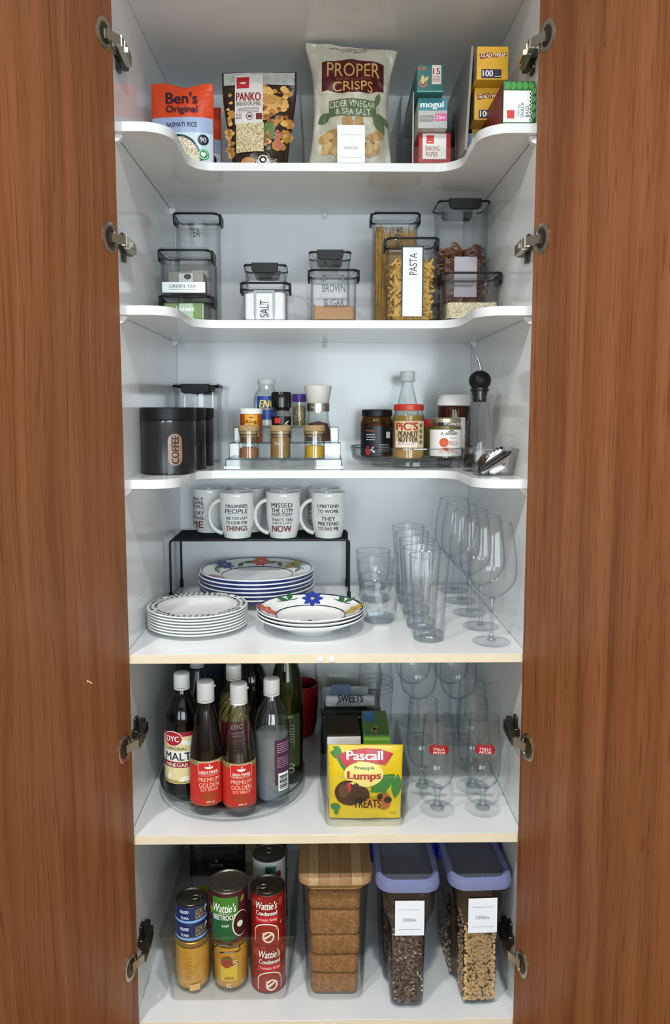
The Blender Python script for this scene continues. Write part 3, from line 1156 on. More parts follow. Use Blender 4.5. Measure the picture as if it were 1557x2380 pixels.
# spaghetti canister
t, mp, bw, bd, hb = canister('tall clear canister packed with spaghetti behind the shorter PASTA one', .1665, .345, .113, .105, .268, z)
g = G()
rd = random.Random(5)
for k in range(260):
    side = k % 3
    x = rd.uniform(-.044, .044)
    y = rd.uniform(-.041, -.030) if side == 0 else rd.uniform(-.041, .040)
    if side == 1:
        x = -.044 + rd.uniform(0, .008)
    if side == 2 and k % 2:
        x = .044 - rd.uniform(0, .008)
    g.tube([(x, y, 0), (x + rd.uniform(-.004, .004), y, .225 + rd.uniform(-.02, .008))], .0011, 4)
g.rbox(.078, .066, .205, .004, .002)
solo('spaghetti', g, mat('dry_spaghetti', 'b48a3e', .5, 0, .4, var=.25, scale=90), 'dry spaghetti strands standing in the tall canister', 'spaghetti', (t.location.x, t.location.y, t.location.z + .0045), 0, None, 0, 'stuff')
pr(t, 'lettering', ink('2a2418'), turn(mp, pi / 2, .006, .205), [T('PASTA', 0, 0, .050, .016, 0)], 2)

# short pasta canister
t, mp, bw, bd, hb = canister('clear canister lettered PASTA full of short pasta', .1895, .212, .115, .112, .1820, z)
g = G()
for k in range(190):
    a, b_ = rd.uniform(0, pi), rd.uniform(-.9, .9)
    face = k % 3
    x, y, zc = rd.uniform(-.040, .040), rd.uniform(-.041, -.036), rd.uniform(.008, .128)
    if face == 1:
        x, y = (-.042 if rd.random() < .5 else .042), rd.uniform(-.040, .040)
    elif face == 2 and k % 2:
        y, zc = rd.uniform(-.040, .040), rd.uniform(.118, .134)
    dx, dz = cos(a) * .009, sin(a) * .009
    g.tube([(x - dx, y, zc - dz), (x - dx * .3, y + .002, zc - dz * .3 + .0015), (x + dx * .3, y, zc + dz * .3 - .0015), (x + dx, y + .001, zc + dz)], .0032, 5)
g.rbox(.078, .074, .116, .004, .002, (0, .002, 0))
solo('short_pasta', g, mat('dry_pasta', 'c49a48', .55, 0, .4, var=.2, scale=90), 'short dry pasta pieces in the canister lettered PASTA', 'pasta', (t.location.x, t.location.y, t.location.z + .0045), 0, None, 40, 'stuff')
pr(t, 'lettering', INKB, turn(mp, pi / 2, .0005, .122), [T('PASTA', 0, 0, .046, .0165, 0)], 3)
pr(t, 'label_card', ink('dfe4ea', .35), mp, [Rc(-.001, .084, .044, .146)], 2, 'frosted writing panel')
pr(t, 'moulded_frame', ink('39403a', .3), mp, [Rc(-.0235, .085, .003, .150), Rc(.0215, .085, .003, .150), Rc(-.001, .1595, .047, .003)], 2)

# tall canister with pretzels
t, mp, bw, bd, hb = canister('tallest clear canister half full of brown pretzels by the right wall', .3160, .298, .122, .110, .283, z, 'y')
g = G()
for k in range(120):
    a = rd.uniform(0, 2 * pi)
    face = k % 3
    x, y, zc = rd.uniform(-.046, .046), rd.uniform(-.045, -.038), rd.uniform(.012, .168)
    if face == 1:
        x, y = (-.047 if rd.random() < .5 else .047), rd.uniform(-.04, .04)
    elif face == 2:
        y, zc = rd.uniform(-.045, .04), rd.uniform(.158, .176)
    rr = rd.uniform(.007, .010)
    tilt = rd.uniform(.2, 1)
    g.tube([(x + rr * cos(q + a), y + rr * .35 * sin(q), zc + rr * sin(q + a) * tilt) for q in [2 * pi * i / 8 for i in range(8)]], .0026, 5, True)
g.rbox(.084, .078, .150, .004, .002, (0, .002, 0))
solo('pretzels', g, mat('pretzel_brown', '6d3d22', .4, 0, .5, var=.35, scale=70), 'small brown pretzels in the tallest canister by the right wall', 'pretzels', (t.location.x, t.location.y, t.location.z + .0045), 0, None, 40, 'stuff')
pr(t, 'label_card', ink('b9b2bb', .35), mp, [Rc(.004, .110, .052, .090)], 2, 'pale translucent panel')

# low wide canister with rice
t, mp, bw, bd, hb = canister('low wide canister of pale rice in front of the pretzels', .3155, .182, .126, .110, .1040, z)
fill('rice', 'pale rice covering the bottom of the low wide canister', 'rice', t, bw - .008, bd - .008, .034, grains('rice_grain', ['b9a985', 'd8cba8', 'e9dfc4'], 420, .7, .8), .004, 9)

# ================================================================== third shelf
z = Z[3]
BLK_CAN = mat('black_canister_glass', '17181c', .28, 0, .5, var=.08)


def lidded_black(label, x, y, word):
    t = thing('black_canister', label, 'canister', (x, y, z + .0003), 0, 'black lettered canisters')
    r = .0555
    part('body', G().lathe([(0, 0), (r - .004, 0), (r, .004), (r, .106), (r - .002, .1095), (r - .004, .111), (0, .111)], 48), BLK_CAN, t)
    part('glass_band', G().lathe([(r - .003, .1035), (r - .0008, .1055), (r - .0008, .1115), (r - .004, .1125)], 48), clear('canister_band', 'd8dcde', '8a9094', 1.8), t)
    part('glass_foot', G().lathe([(r - .006, -.0002), (r + .0006, .0012), (r + .0006, .0040), (r - .001, .0052)], 48), clear('canister_band', 'd8dcde', '8a9094', 1.8), t)
    part('lid', G().lathe([(0, .110), (r - .001, .110), (r + .0012, .112), (r + .0012, .134), (r - .0006, .1362), (0, .1362)], 48), BLACK_PL, t)
    mp = cyl(r, 0, radians(24))
    # stadium shaped window with the word across it
    st = [(a, b) for a, b in arc((0, .069), .0145, 0, pi, 8)] + [(a, b) for a, b in arc((0, .033), .0145, pi, 2 * pi, 8)]
    pr(t, 'badge', mat('badge_copper', '8a6b56', .35, 0, .5, var=.35, scale=50), mp, [Rc(0, .051, .029, .036), El(0, .069, .0145, .0145, 0, pi), El(0, .033, .0145, .0145, pi, 2 * pi)], 1, step=.004)
    pr(t, 'lettering', ink('101114'), turn(mp, pi / 2, 0, .051), [T(word, 0, 0, .056, .015, .03)], 2)
    return t


lidded_black('black canister lettered COFFEE with a copper badge', -.3265, .1245, 'COFFEE')
lidded_black('black canister directly behind the COFFEE one', -.3240, .2420, 'SUGAR')
lidded_black('black canister third in the row behind COFFEE', -.3220, .3590, 'TEA')
t, mp, bw, bd, hb = canister('empty clear canister behind the black canisters', -.3190, .420, .118, .100, .196, z, 'y')

# ---- stepped clear rack
RACK = clear('rack_acrylic', 'fdfefe', '9fabb0', 1.6, .03, 3.0, .05)
t = thing('spice_rack', 'clear acrylic three-tier spice rack', 'rack', (-.0925, .215, z + .0003))
tiers = ((.128, 0, .066, .0225), (.1275, .066, .131, .0560), (.124, .131, .200, .0905))
for k, (hw, y0, y1, hh) in enumerate(tiers):
    zb = 0 if k == 0 else tiers[k - 1][3] - .002
    g = G()
    g.box(-hw, hw, y0, y0 + .0025, zb, hh)
    g.box(-hw, hw, y0, y1, hh - .0025, hh)
    for sx in (-1, 1):
        g.box(sx * hw - .0013, sx * hw + .0013, y0, y1, zb, hh)
    part('step', g, RACK, t, 25)
    part('step_lip', G().tube([(-hw, y0 - .0006, hh), (hw, y0 - .0006, hh)], .0014, 6), clear('lip_acrylic', 'e6ecee', '8c979c', 3, .05, 2), t)
for sx in (-1, 1):
    g = G().loft([[(sx * (.1315 + q), .000, 0), (sx * (.1315 + q), .2, 0), (sx * (.1285 + q), .2, .022), (sx * (.1285 + q), .002, .022)] for q in ((0, .002) if sx < 0 else (.002, 0))])
    part('side_foot', g, RACK, t, 25)
part('front_foot', G().box(-.1325, .1325, -.004, -.0015, 0, .009), RACK, t, 25)


# ---- spice jars
JARG = clear('jar_glass', 'fdfefd', 'b0b8b5', 1.3, .02, 3.6, .05)


def spice_jar(label, x, y, zb, m_fill, fh, word=None):
    t = thing('spice_jar', label, 'jar', (x, y, zb), 0, 'cork-lidded spice jars')
    r = .0235
    part('glass', G().lathe([(0, 0), (r - .002, 0), (r, .002), (r, .062), (r - .0016, .062), (r - .0016, .0025), (0, .0025)], 32), JARG, t)
    part('spice', G().lathe([(0, .003), (r - .002, .003), (r - .002, fh - .001), (r * .5, fh + .002), (0, fh + .001)], 28), m_fill, t, 60, kind='stuff')
    part('lid', G().lathe([(0, .0485), (r - .0055, .0485), (r - .0045, .050), (r - .0045, .0555), (r - .0018, .0560), (r - .0018, .0618), (r + .0004, .0622), (r + .0004, .0730), (r - .001, .0742), (0, .0742)], 32), CORK, t)
    part('seal_ring', G().lathe([(r - .0048, .0515), (r - .0016, .0525), (r - .0016, .0540), (r - .0048, .0550)], 28), clear('silicone', 'dcdcd2', 'a5a59a', .8, .3), t)
    if word:
        pr(t, 'lettering', ink('e9e6dc'), cyl(r), [T(word, -.002, .035, .021, .0055, 0, .1)], 1)
    return t


z1t, z2t, z3t = z + .0230, z + .0565, z + .0910
spice_jar('cork-lidded jar a third full of brown spice', -.1715, .2450, z1t, grains('cinnamon', ['7d4f31', '96623f', 'a8734c'], 500, .9, .3, 'noise'), .024)
spice_jar('cork-lidded jar full of tan cumin', -.1005, .2450, z1t, grains('cumin', ['7c5c2c', '8f6d38', '9f7d46'], 500, .9, .3, 'noise'), .047, 'Cumin')
spice_jar('cork-lidded jar half full of yellow spice', -.0240, .2450, z1t, grains('turmeric', ['a87f1c', 'c79f2c', 'd8b545'], 400, .9, .5, 'noise'), .028)

# orange food colour tub
t = thing('spice_tub', 'orange spice tub with white cap on middle tier', 'jar', (-.1720, .3130, z2t))
r = .0262
part('body', G().lathe([(0, 0), (r - .001, 0), (r, .0015), (r, .066), (r - .001, .067), (0, .067)], 36), mat('orange_tub', 'a8551f', .35), t)
part('cap', G().lathe([(0, .066), (r + .0004, .066), (r + .0006, .0675), (r + .0006, .077), (r - .001, .0785), (0, .0785)], 36), WHITE_PL, t)
mp = cyl(r)
pr(t, 'label', ink('e2a32a', .35), mp, [Rc(.002, .0500, .030, .030), El(.002, .036, .015, .004)], 1, step=.004)
pr(t, 'label', ink('efe9e2', .35), mp, [Rc(.002, .0245, .038, .020), El(-.010, .036, .008, .006)], 1, step=.004)
pr(t, 'lettering', ink('5d1f14'), mp, [T('King', .002, .0475, .025, .0095, .03), T('Curry', .002, .0270, .023, .009, 0, .2), Rc(.002, .058, .008, .003)], 2)

# black pepper grinder
t = thing('pepper_grinder', 'black capped pepper grinder with black label', 'grinder', (-.1015, .3130, z2t))
r = .0228
part('cap', G().lathe([(0, .073), (r - .004, .073), (r - .003, .079), (r + .0006, .081), (r + .0014, .100), (r + .0012, .112), (r - .001, .1165), (0, .1170)], 36), BLACK_GL, t)
part('glass', G().lathe([(0, 0), (r - .001, 0), (r, .0015), (r, .066), (r - .003, .072), (r - .003, .0745), (r - .005, .0745), (r - .005, .071), (r - .0018, .064), (r - .0018, .003), (0, .003)], 36), JARG, t)
part('peppercorns', G().lathe([(0, .0035), (r - .0025, .0035), (r - .0025, .060), (0, .061)], 28), grains('peppercorn', ['17120f', '2a211b', '41342a'], 300, .7, .8), t, kind='stuff')
mp = cyl(r)
pr(t, 'label', ink('101014', .3), mp, [Rc(0, .034, .068, .052)], 1, step=.004)
pr(t, 'emblem', ink('c93338', .3), mp, [Rc(-.009, .0505, .0135, .0125)], 2)
pr(t, 'lettering', ink('c9c4bb', .3), mp, [T('Pepper', .004, .036, .024, .008, 0, .3), leaf(.006, .040, .018, .004, .7), leaf(.012, .042, .010, .006, -.8)], 2)

# salt grinder with white cone head
t = thing('spice_grinder', 'white cone-topped grinder with steel band and red-brown spice', 'grinder', (-.0165, .3130, z2t))
r = .0265
part('glass', G().lathe([(0, 0), (r + .004, 0), (r + .005, .002), (r + .004, .030), (r - .001, .052), (r - .002, .072), (r - .004, .072), (r - .003, .052), (r + .002, .030), (r + .003, .003), (0, .003)], 40), JARG, t)
part('spice', G().lathe([(0, .0035), (r + .0022, .0035), (r + .0012, .028), (r - .0045, .044), (0, .049)], 32), grains('red_spice', ['3a1c16', '52291f', '6a3a2c'], 300, .8, .6), t, kind='stuff')
part('steel_band', G().lathe([(r - .003, .0715), (r + .0002, .0715), (r + .0002, .0905), (r - .003, .0905)], 40), STEEL, t)
part('head', G().lathe([(0, .0905), (r - .002, .0905), (r - .001, .092), (r + .0055, .1285), (r + .0055, .1300), (r + .0042, .1312), (r * .55, .1335), (0, .1340)], 40), mat('cream_plastic', 'cfcdc8', .5), t)
pr(t, 'lettering', ink('d9d9d6'), cyl(r + .0002), [T('Trophy', -.010, .081, .015, .006, 0, .2)], 1)

# purple capped jar and the white-capped powder bottle on the rear tier
t = thing('herb_jar', 'small herb jar with purple cap on the rear tier', 'jar', (-.0620, .3860, z3t))
r = .0168
part('glass', G().lathe([(0, 0), (r - .001, 0), (r, .0012), (r + .0012, .03), (r, .060), (r - .0018, .060), (r - .0008, .03), (r - .0016, .0025), (0, .0025)], 28), JARG, t)
part('herbs', G().lathe([(0, .003), (r - .0022, .003), (r - .0012, .03), (r - .0022, .050), (0, .052)], 24), grains('tan_herb', ['7d6446', '97805f', 'b09a78'], 350, .9, .7), t, kind='stuff')
part('cap', G().lathe([(0, .060), (r + .0002, .060), (r + .0006, .0615), (r + .0006, .0775), (r - .001, .0790), (0, .0790)], 28), mat('purple_plastic', '4b2a86', .4), t)

t = thing('powder_bottle', 'clear powder bottle with white cap and blue label, rear tier', 'bottle', (-.1405, .3780, z3t))
r = .0310
part('glass', G().lathe([(0, 0), (r - .002, 0), (r, .003), (r, .068), (r - .004, .081), (r - .012, .091), (r - .0125, .102), (r - .0145, .102), (r - .014, .090), (r - .006, .080), (r - .002, .067), (r - .002, .004), (0, .004)], 36), JARG, t)
part('powder', G().lathe([(0, .0045), (r - .0025, .0045), (r - .0025, .055), (0, .057)], 28), MATS['white_salt'], t, kind='stuff')
part('cap', G().lathe([(0, .100), (r - .0118, .100), (r - .0098, .103), (r - .0098, .112), (r - .0115, .1135), (0, .1135)], 32), WHITE_PL, t)
mp = cyl(r)
pr(t, 'label', ink('26418f', .35), mp, [Rc(.003, .046, .052, .055)], 1, step=.005)
pr(t, 'lettering', ink('e8cf4e', .35), mp, [T('ENO', .004, .055, .040, .018, .04, .25), Rc(.004, .043, .036, .0016)], 2)

# ---- clear turntable with jars
SUS = clear('turntable_acrylic', 'fbfcfc', 'a9b1b5', 1.3, .05, 3.5, .05)


def turntable(label, x, y, zb, r, h):
    t = thing('turntable', label, 'turntable', (x, y, zb + .0003))
    part('foot', G().lathe([(0, 0), (r * .62, 0), (r * .66, .003), (r * .66, h * .30), (0, h * .30)], 48), SUS, t)
    part('tray', G().lathe([(0, h * .32), (r - .010, h * .32), (r - .004, h * .42), (r, h), (r - .003, h), (r - .0065, h * .52), (r - .012, h * .44), (0, h * .44)], 72), SUS, t)
    part('rim', G().lathe([(r - .0035, h - .002), (r + .0012, h - .002), (r + .0012, h + .0008), (r - .0035, h + .0008)], 72, closed=True), clear('rim_acrylic', 'e0e6e8', '8c969b', 2.4, .05, 2), t)
    part('tread', G().lathe([(r * .70, h * .44), (r * .72, h * .47), (r * .74, h * .44)], 48), SUS, t)
    return t


tt = turntable('clear turntable carrying the spread jars', .2060, .3450, z, .1450, .046)
zt = z + .0003 + .046 * .44 + .0004


def jar(name, label, x, y, r, h, prof, m, lidm, lid_h, zb, lid_over=.001, rot=0):
    t = thing(name, label, 'jar', (x, y, zb), rot)
    part('glass', G().lathe([(a, b) for a, b in prof], 40), m, t)
    part('lid', G().lathe([(0, h - lid_h), (r + lid_over - .001, h - lid_h), (r + lid_over, h - lid_h + .0012), (r + lid_over, h - .002), (r + lid_over - .002, h - .0004), (r * .75, h), (0, h - .001)], 40), lidm, t)
    return t


def jarprof(r, h, neck, zs, wall=.0018, foot=.003):
    o = [(0, 0), (r - foot, 0), (r, foot), (r, zs), (r - (r - neck) * .5, zs + (h - zs) * .35), (neck, zs + (h - zs) * .7), (neck, h)]
    i = [(max(a - wall, 0), max(b, wall * 1.5)) for a, b in reversed(o)]
    i[-1] = (0, wall * 1.5)
    return o + i


# peanut butter
t = jar('peanut_butter_jar', 'peanut butter jar with red lid and kraft label', .1895, .2680, .0300, .1235, jarprof(.0365, .113, .0315, .092), JARG, mat('red_lid', 'b4301f', .35), .0145, zt, .0042)
part('peanut_butter', G().lathe([(0, .003), (.033, .003), (.0342, .006), (.0342, .086), (0, .088)], 36), grains('peanut_butter', ['a87b3c', 'b98c4a', 'c59a58'], 200, .4, .1, 'noise'), t, kind='stuff')
part('oil_layer', G().lathe([(0, .0885), (.0342, .0865), (.0335, .098), (0, .098)], 36), mat('nut_oil', '8a6b16', .15, 0, .5, var=.1), t)
mp = cyl(.0366)
pr(t, 'label', mat('kraft_label', 'c9b48e', .5, var=.12, scale=30), mp, [Rc(0, .0560, .076, .060)], 1, step=.005)
pr(t, 'label', ink('e8e4dc'), mp, [Rc(-.009, .0345, .050, .0125)], 2)
pr(t, 'lettering', ink('a5281e'), mp, [T("PiC'S", -.008, .0745, .050, .018, .05)], 3)
pr(t, 'lettering', ink('4a3222'), mp, [T('PEANUT', -.005, .0570, .046, .0125, .05), T('BUTTER', -.005, .0440, .043, .0115, .05)], 3)
pr(t, 'lettering', ink('b4402a'), mp, [T('SMOOTH NO SALT', -.009, .0345, .043, .0055, .01)], 3)
pr(t, 'emblem', ink('6f6a3c'), mp, [El(.0265, .076 - .0125 * k, .0048) for k in range(4)], 2)

# dark spread jar, black lid, left
t = jar('spread_jar', 'dark-labelled jar with black lid on the turntable', .1245, .3600, .0335, .1120, jarprof(.0390, .100, .034, .080), clear('amber_glass', 'dcc78f', '7a6434', 1.2, .03, 2), BLACK_PL, .0170, zt, .003)
part('spread', G().lathe([(0, .003), (.0355, .003), (.0365, .006), (.0365, .078), (0, .080)], 36), mat('honey_brown', '7a5a22', .4), t, kind='stuff')
mp = cyl(.0391)
pr(t, 'label', ink('17181d', .35), mp, [Rc(0, .038, .110, .070)], 1, step=.005)
pr(t, 'lettering', ink('b5763c'), mp, [T('Maharaja', -.020, .062, .022, .005, 0)], 2)
pr(t, 'lettering', ink('b9bcc2'), mp, lines(-.018, .053, .022, 3, .006, .0022, 6) + lines(.016, .030, .026, 5, .004, .001, 7), 2)
pr(t, 'emblem', ink('a23a3a'), mp, [El(-.025, .015, .008, .011)], 2)
pr(t, 'barcode', ink('d9d9d2'), mp, [Rc(.026, .052, .012, .015)], 2)
pr(t, 'emblem', ink('d9d9d2'), mp, [El(-.012, .022, .0025), El(-.010, .013, .003), El(-.015, .017, .0025)], 2)

# sauce bottle with white cap behind the peanut butter
t = thing('sauce_bottle', 'slim clear bottle with white cap behind the peanut butter', 'bottle', (.2045, .4250, zt))
r = .030
part('glass', G().lathe([(0, 0), (r - .002, 0), (r, .003), (r, .105), (r - .005, .125), (.0145, .170), (.0135, .182), (.0115, .182), (.0125, .169), (r - .007, .124), (r - .002, .104), (r - .002, .004), (0, .004)], 32), JARG, t)
part('cap', G().lathe([(0, .180), (.0165, .180), (.0185, .183), (.0185, .2035), (.0170, .2055), (0, .2055)], 32), WHITE_PL, t)
pr(t, 'label', ink('8f7b3e'), cyl(r), [Rc(0, .055, .08, .07)], 1, step=.006)

# peach jar
t = jar('relish_jar', 'white-labelled peach relish jar with pale gold lid', .2760, .2800, .0335, .0930, jarprof(.0365, .083, .034, .070), JARG, mat('pale_gold_lid', 'b7ad92', .3, .8, .5), .0110, zt, .0015)
part('relish', G().lathe([(0, .003), (.033, .003), (.0342, .006), (.0342, .074), (0, .076)], 36), mat('olive_relish', '6d5a1c', .3, var=.2), t, kind='stuff')
mp = cyl(.0366)
pr(t, 'label', ink('e9e6e3'), mp, [Rc(0, .0365, .105, .060)], 1, step=.005)
pr(t, 'emblem', ink('d2542c'), mp, [El(-.009, .0375, .0105), El(-.006, .022, .008, .004)], 2)
pr(t, 'emblem', ink('efc7ab'), mp, [El(-.014, .019, .007, .005), Pl((-.004, .026), (.000, .034), (.003, .026))], 3)
pr(t, 'lettering', ink('38322f'), mp, [T("BARKER'S", .009, .0580, .028, .0065, .02), Pl((-.002, .0625), (.007, .0655), (.018, .0625)), T('A', -.013, .0575, .008, .007, 0)], 2)
pr(t, 'lettering', ink('b5552f'), mp, [T('Chutney', .013, .0475, .018, .004, 0, .2), T('PEACH', .013, .0360, .020, .010, .01), T('& MANGO', .012, .0190, .026, .010, .01)], 2)

# chocolate spread jar with white lid behind
t = jar('chocolate_jar', 'big chocolate spread jar with wide white lid behind relish', .3180, .4050, .0400, .1480, jarprof(.0400, .130, .0385, .110), clear('choc_glass', 'e8d9cc', '8a6a55', 1.2, .03, 2), mat('white_lid', 'e8e8e6', .45), .0270, zt, .0025)
part('chocolate', G().lathe([(0, .003), (.0365, .003), (.0375, .006), (.0375, .108), (.036, .118), (0, .120)], 36), mat('chocolate_brown', '5f3220', .35), t, kind='stuff')
mp = cyl(.0401)
pr(t, 'label', ink('e7e2de'), mp, [Rc(-.006, .055, .055, .075)], 1, step=.006)
pr(t, 'lettering', ink('b23a45'), mp, [Rg(-.012, .070, .014, .014, .85), T('60', -.012, .070, .014, .010, .02), Rc(-.010, .050, .040, .006)], 2)

# olive green bottle with red cap in the gap
t = thing('condiment_bottle', 'olive bottle with red cap squeezed between two jars', 'bottle', (.2520, .3850, zt))
part('glass', G().lathe([(0, 0), (.018, 0), (.019, .003), (.019, .062), (.016, .070), (.0165, .074), (0, .074)], 28), mat('olive_glass', '4d4a15', .25, var=.2), t)
part('cap', G().lathe([(0, .070), (.0175, .070), (.0182, .072), (.0182, .087), (.0165, .089), (0, .089)], 28), mat('red_cap', 'b3212c', .4), t)

# ---- oil bottle with ball stopper
t = thing('oil_bottle', 'clear oil bottle with black ball stopper and steel spout', 'bottle', (.3300, .1720, z + .0003))
prof = [(0, .006), (.030, .006), (.0318, .009), (.0318, .030), (.0300, .055), (.0255, .100), (.0195, .128), (.0165, .150), (.0165, .172), (.0190, .1745), (.0190, .1765)]
part('glass', G().lathe([(0, 0), (.0300, 0), (.0325, .003)] + [(a + .0022, b) for a, b in prof[2:]] + [(a, b) for a, b in reversed(prof)], 40), GLASS, t)
part('oil', G().lathe([(0, .0085), (.030, .0085), (.0312, .011), (.0310, .0345), (0, .0345)], 36), clear('olive_oil', 'c9b04a', '6a5a10', 1.0, .05, 1.5), t)
part('oil_sediment', G().lathe([(0, .007), (.0312, .009), (.0311, .018), (0, .018)], 36), mat('dark_oil', '241c04', .2, var=.1), t)
part('stopper', G().lathe([(0, .148), (.0135, .148), (.0150, .156), (.0135, .158), (.0158, .164), (.0162, .170), (.0195, .171), (.0195, .174), (.0178, .176), (.0178, .183), (0, .184)], 32), BLACK_PL, t)
part('ball', G().ball((0, 0, .1935), .0236, .0236, .0215, 28, 16), BLACK_PL, t)
part('spout', G().tube([(0, 0, .212), (0, 0, .220), (-.001, 0, .228), (-.004, 0, .236), (-.009, 0, .244)], [.0035, .0032, .0028, .0026, .0026], 12), STEEL, t)
part('spout_collar', G().lathe([(0, .2125), (.0085, .2125), (.007, .2155), (0, .2162)], 24), STEEL, t)
part('air_tube', G().tube([(-.017, -.004, .172), (-.017, -.004, .145), (-.0195, -.004, .128), (-.0255, -.004, .100), (-.0295, -.004, .06)], .0012, 6), clear('tube_glass', 'd5dbdd', '7e888c', 2, .03), t)

# ---- small clear box of bag clips
t = thing('clip_box', 'small clear open box filled with bag clips', 'box', (.3385, .0700, z + .0003))
part('tub', G().shell(.074, .070, .088, .080, .054, .010, .0022, 5, .003, lip=.0012), PLASTIC2, t, 30)
clips = ((-.018, -.004, .006, .010, .004, .048, 0, 'white'), (-.024, .006, .006, .022, .018, .055, 1, 'black'), (-.008, .002, .010, .014, -.006, .052, 2, 'white'),
         (-.026, -.016, .010, .032, -.014, .048, 3, 'black'), (.000, .010, .005, -.004, .014, .044, 4, 'lilac'), (.008, .002, .005, .028, .004, .022, 5, 'pink'), (-.004, -.010, .005, .022, -.004, .016, 6, 'white'))
CM = {'white': WHITE_PL, 'black': BLACK_PL, 'lilac': mat('lilac_plastic', 'a78fb5', .4), 'pink': mat('pink_plastic', 'c9a3b1', .4)}
CLAB = ['white bag clip standing upright at the side of the clip box', 'black bag clip leaning at the back of the clip box', 'white bag clip leaning across the middle of the clip box',
        'long black bag clip lying slanted over the clip box rim', 'lilac bag clip upright at the back of the clip box', 'pink bag clip low in the corner of the clip box', 'white bag clip lying flat in the clip box']
for x0, y0, zz0, x1, y1, zz1, k, c in clips:
    ct = thing('bag_clip', CLAB[k], 'clip', (.3385, .0700, z + .0003), 0, 'bag clips in the clear box')
    a, b = Vector((x0, y0, zz0)), Vector((x1, y1, zz1))
    g = G()
    n_ = 8
    dirv = (b - a).normalized()
    path = [a + (b - a) * (i / n_) for i in range(n_ + 1)]
    rad = [.0030] + [.0046] * (n_ - 1) + [.0030]
    g.tube(path, rad, 10)
    part('lower_jaw', g, CM[c], ct, 40)
    off = Vector((-dirv.z, 0, dirv.x)) * .0062
    g = G().tube([p + off for p in path[:-1]], [.0022] + [.0032] * (n_ - 2) + [.0022], 8)
    part('upper_jaw', g, CM[c], ct, 40)
    part('hinge_pin', G().ball(tuple(a + off * .5), .0052, .0046, .0052, 10, 6), CM[c], ct, 40)

# ================================================================== fourth shelf: mugs, plates, glasses
z = Z[4]
# ---- black wire riser
t = thing('wire_riser', 'black wire shelf riser under the mugs', 'riser', (-.159, .430, z + .0003))
BW = mat('black_wire', '14181a', .35, .2, .5, var=.1)
hx, y0, y1, hr = .2175, -.070, .072, .1490


def bend(p):
    """round the corners of a wire path"""
    out = [Vector(p[0])]
    for i in range(1, len(p) - 1):
        a, b, c = Vector(p[i - 1]), Vector(p[i]), Vector(p[i + 1])
        u, v = (a - b).normalized() * .009, (c - b).normalized() * .009
        for k in range(5):
            s = k / 4
            out.append(b + u * (1 - s) ** 2 + v * s ** 2)
    out.append(Vector(p[-1]))
    return out


for yy in (y0, y1):
    part('leg_frame', G().tube(bend([(-hx, yy, .002), (-hx, yy, hr), (hx, yy, hr), (hx, yy, .002)]), .0028, 8), BW, t)
    for sx in (-1, 1):
        part('foot', G().lathe([(0, 0), (.0042, 0), (.0046, .002), (.0046, .020), (.0034, .022), (0, .022)], 12, (sx * hx, yy, 0)), BLACK_PL, t)
for sx in (-1, 1):
    part('side_rail', G().tube([(sx * (hx - .006), y0, hr), (sx * (hx - .006), y1, hr)], .0026, 8), BW, t)
for k in range(3):
    part('cross_wire', G().tube([(-.10 + .10 * k, y0, hr - .001), (-.10 + .10 * k, y1, hr - .001)], .0022, 8), BW, t)
# fine mesh deck
g = G()
for k in range(54):
    x = -hx + .008 + (2 * hx - .016) * k / 53
    g.tube([(x, y0, hr + .0006), (x, y1, hr + .0006)], .0016, 4)
for k in range(15):
    y = y0 + (y1 - y0) * (k + .5) / 15
    g.tube([(-hx + .004, y, hr + .0018), (hx - .004, y, hr + .0018)], .0014, 4)
part('mesh_deck', g, BW, t, 0, kind='stuff')

# ---- mugs
MUGZ = z + .0003 + hr + .0034
BK = ink('26282c')
RD = ink('7b2420')


def mug_mesh():
    r0, r1, h = .0330, .0418, .1120

    def rad(f):
        return r0 + (r1 - r0) * sin(min(1, f * 1.9) * pi / 2) ** .9 + .0006 * (f > .9)
    o = [(0, .0015), (r0 - .006, .0015), (r0 - .004, 0), (r0, .001)] + [(rad(k / 14), .004 + (h - .006) * k / 14) for k in range(1, 15)]
    i = [(a - .0035, b) for a, b in reversed(o[5:])]
    prof = o + [(o[-1][0] - .001, h), (o[-1][0] - .0026, h)] + i + [(r0 - .004, .010), (0, .009)]
    body = G().lathe(prof, 48)
    hp = []
    for k in range(15):
        a = pi * (.5 + k / 14)
        hp.append((-.036 + .0325 * cos(a), 0, .056 + .036 * sin(a) - (.010 * (k / 14) if k > 7 else 0)))
    g = G().tube(hp, [.0058 - .0012 * sin(pi * k / 14) for k in range(15)], 10)
    g.xf(lambda x, y, zz: (x, y * 1.25, zz))
    return body, g, rad(.6)


def mug(label, x, y, rz, words):
    t = thing('mug', label, 'mug', (x, y, MUGZ), rz, 'white slogan mugs')
    b, hd, r = mug_mesh()
    part('cup', b, CERAMIC, t, 50)
    part('handle', hd, CERAMIC, t, 50)
    mp = cyl(.0419, 0, words[0])
    bl, rdx = [], []
    for body, zc, hh, w, c in words[1:]:
        (bl if c == 'k' else rdx).append(T(body, 0, zc, w, hh, .02 if hh > .006 else 0) if body else Rc(0, zc, w, .0006))
    if bl:
        pr(t, 'lettering', BK, mp, bl, 2)
    if rdx:
        pr(t, 'lettering', RD, mp, rdx, 2, 'dark red lettering')
    return t


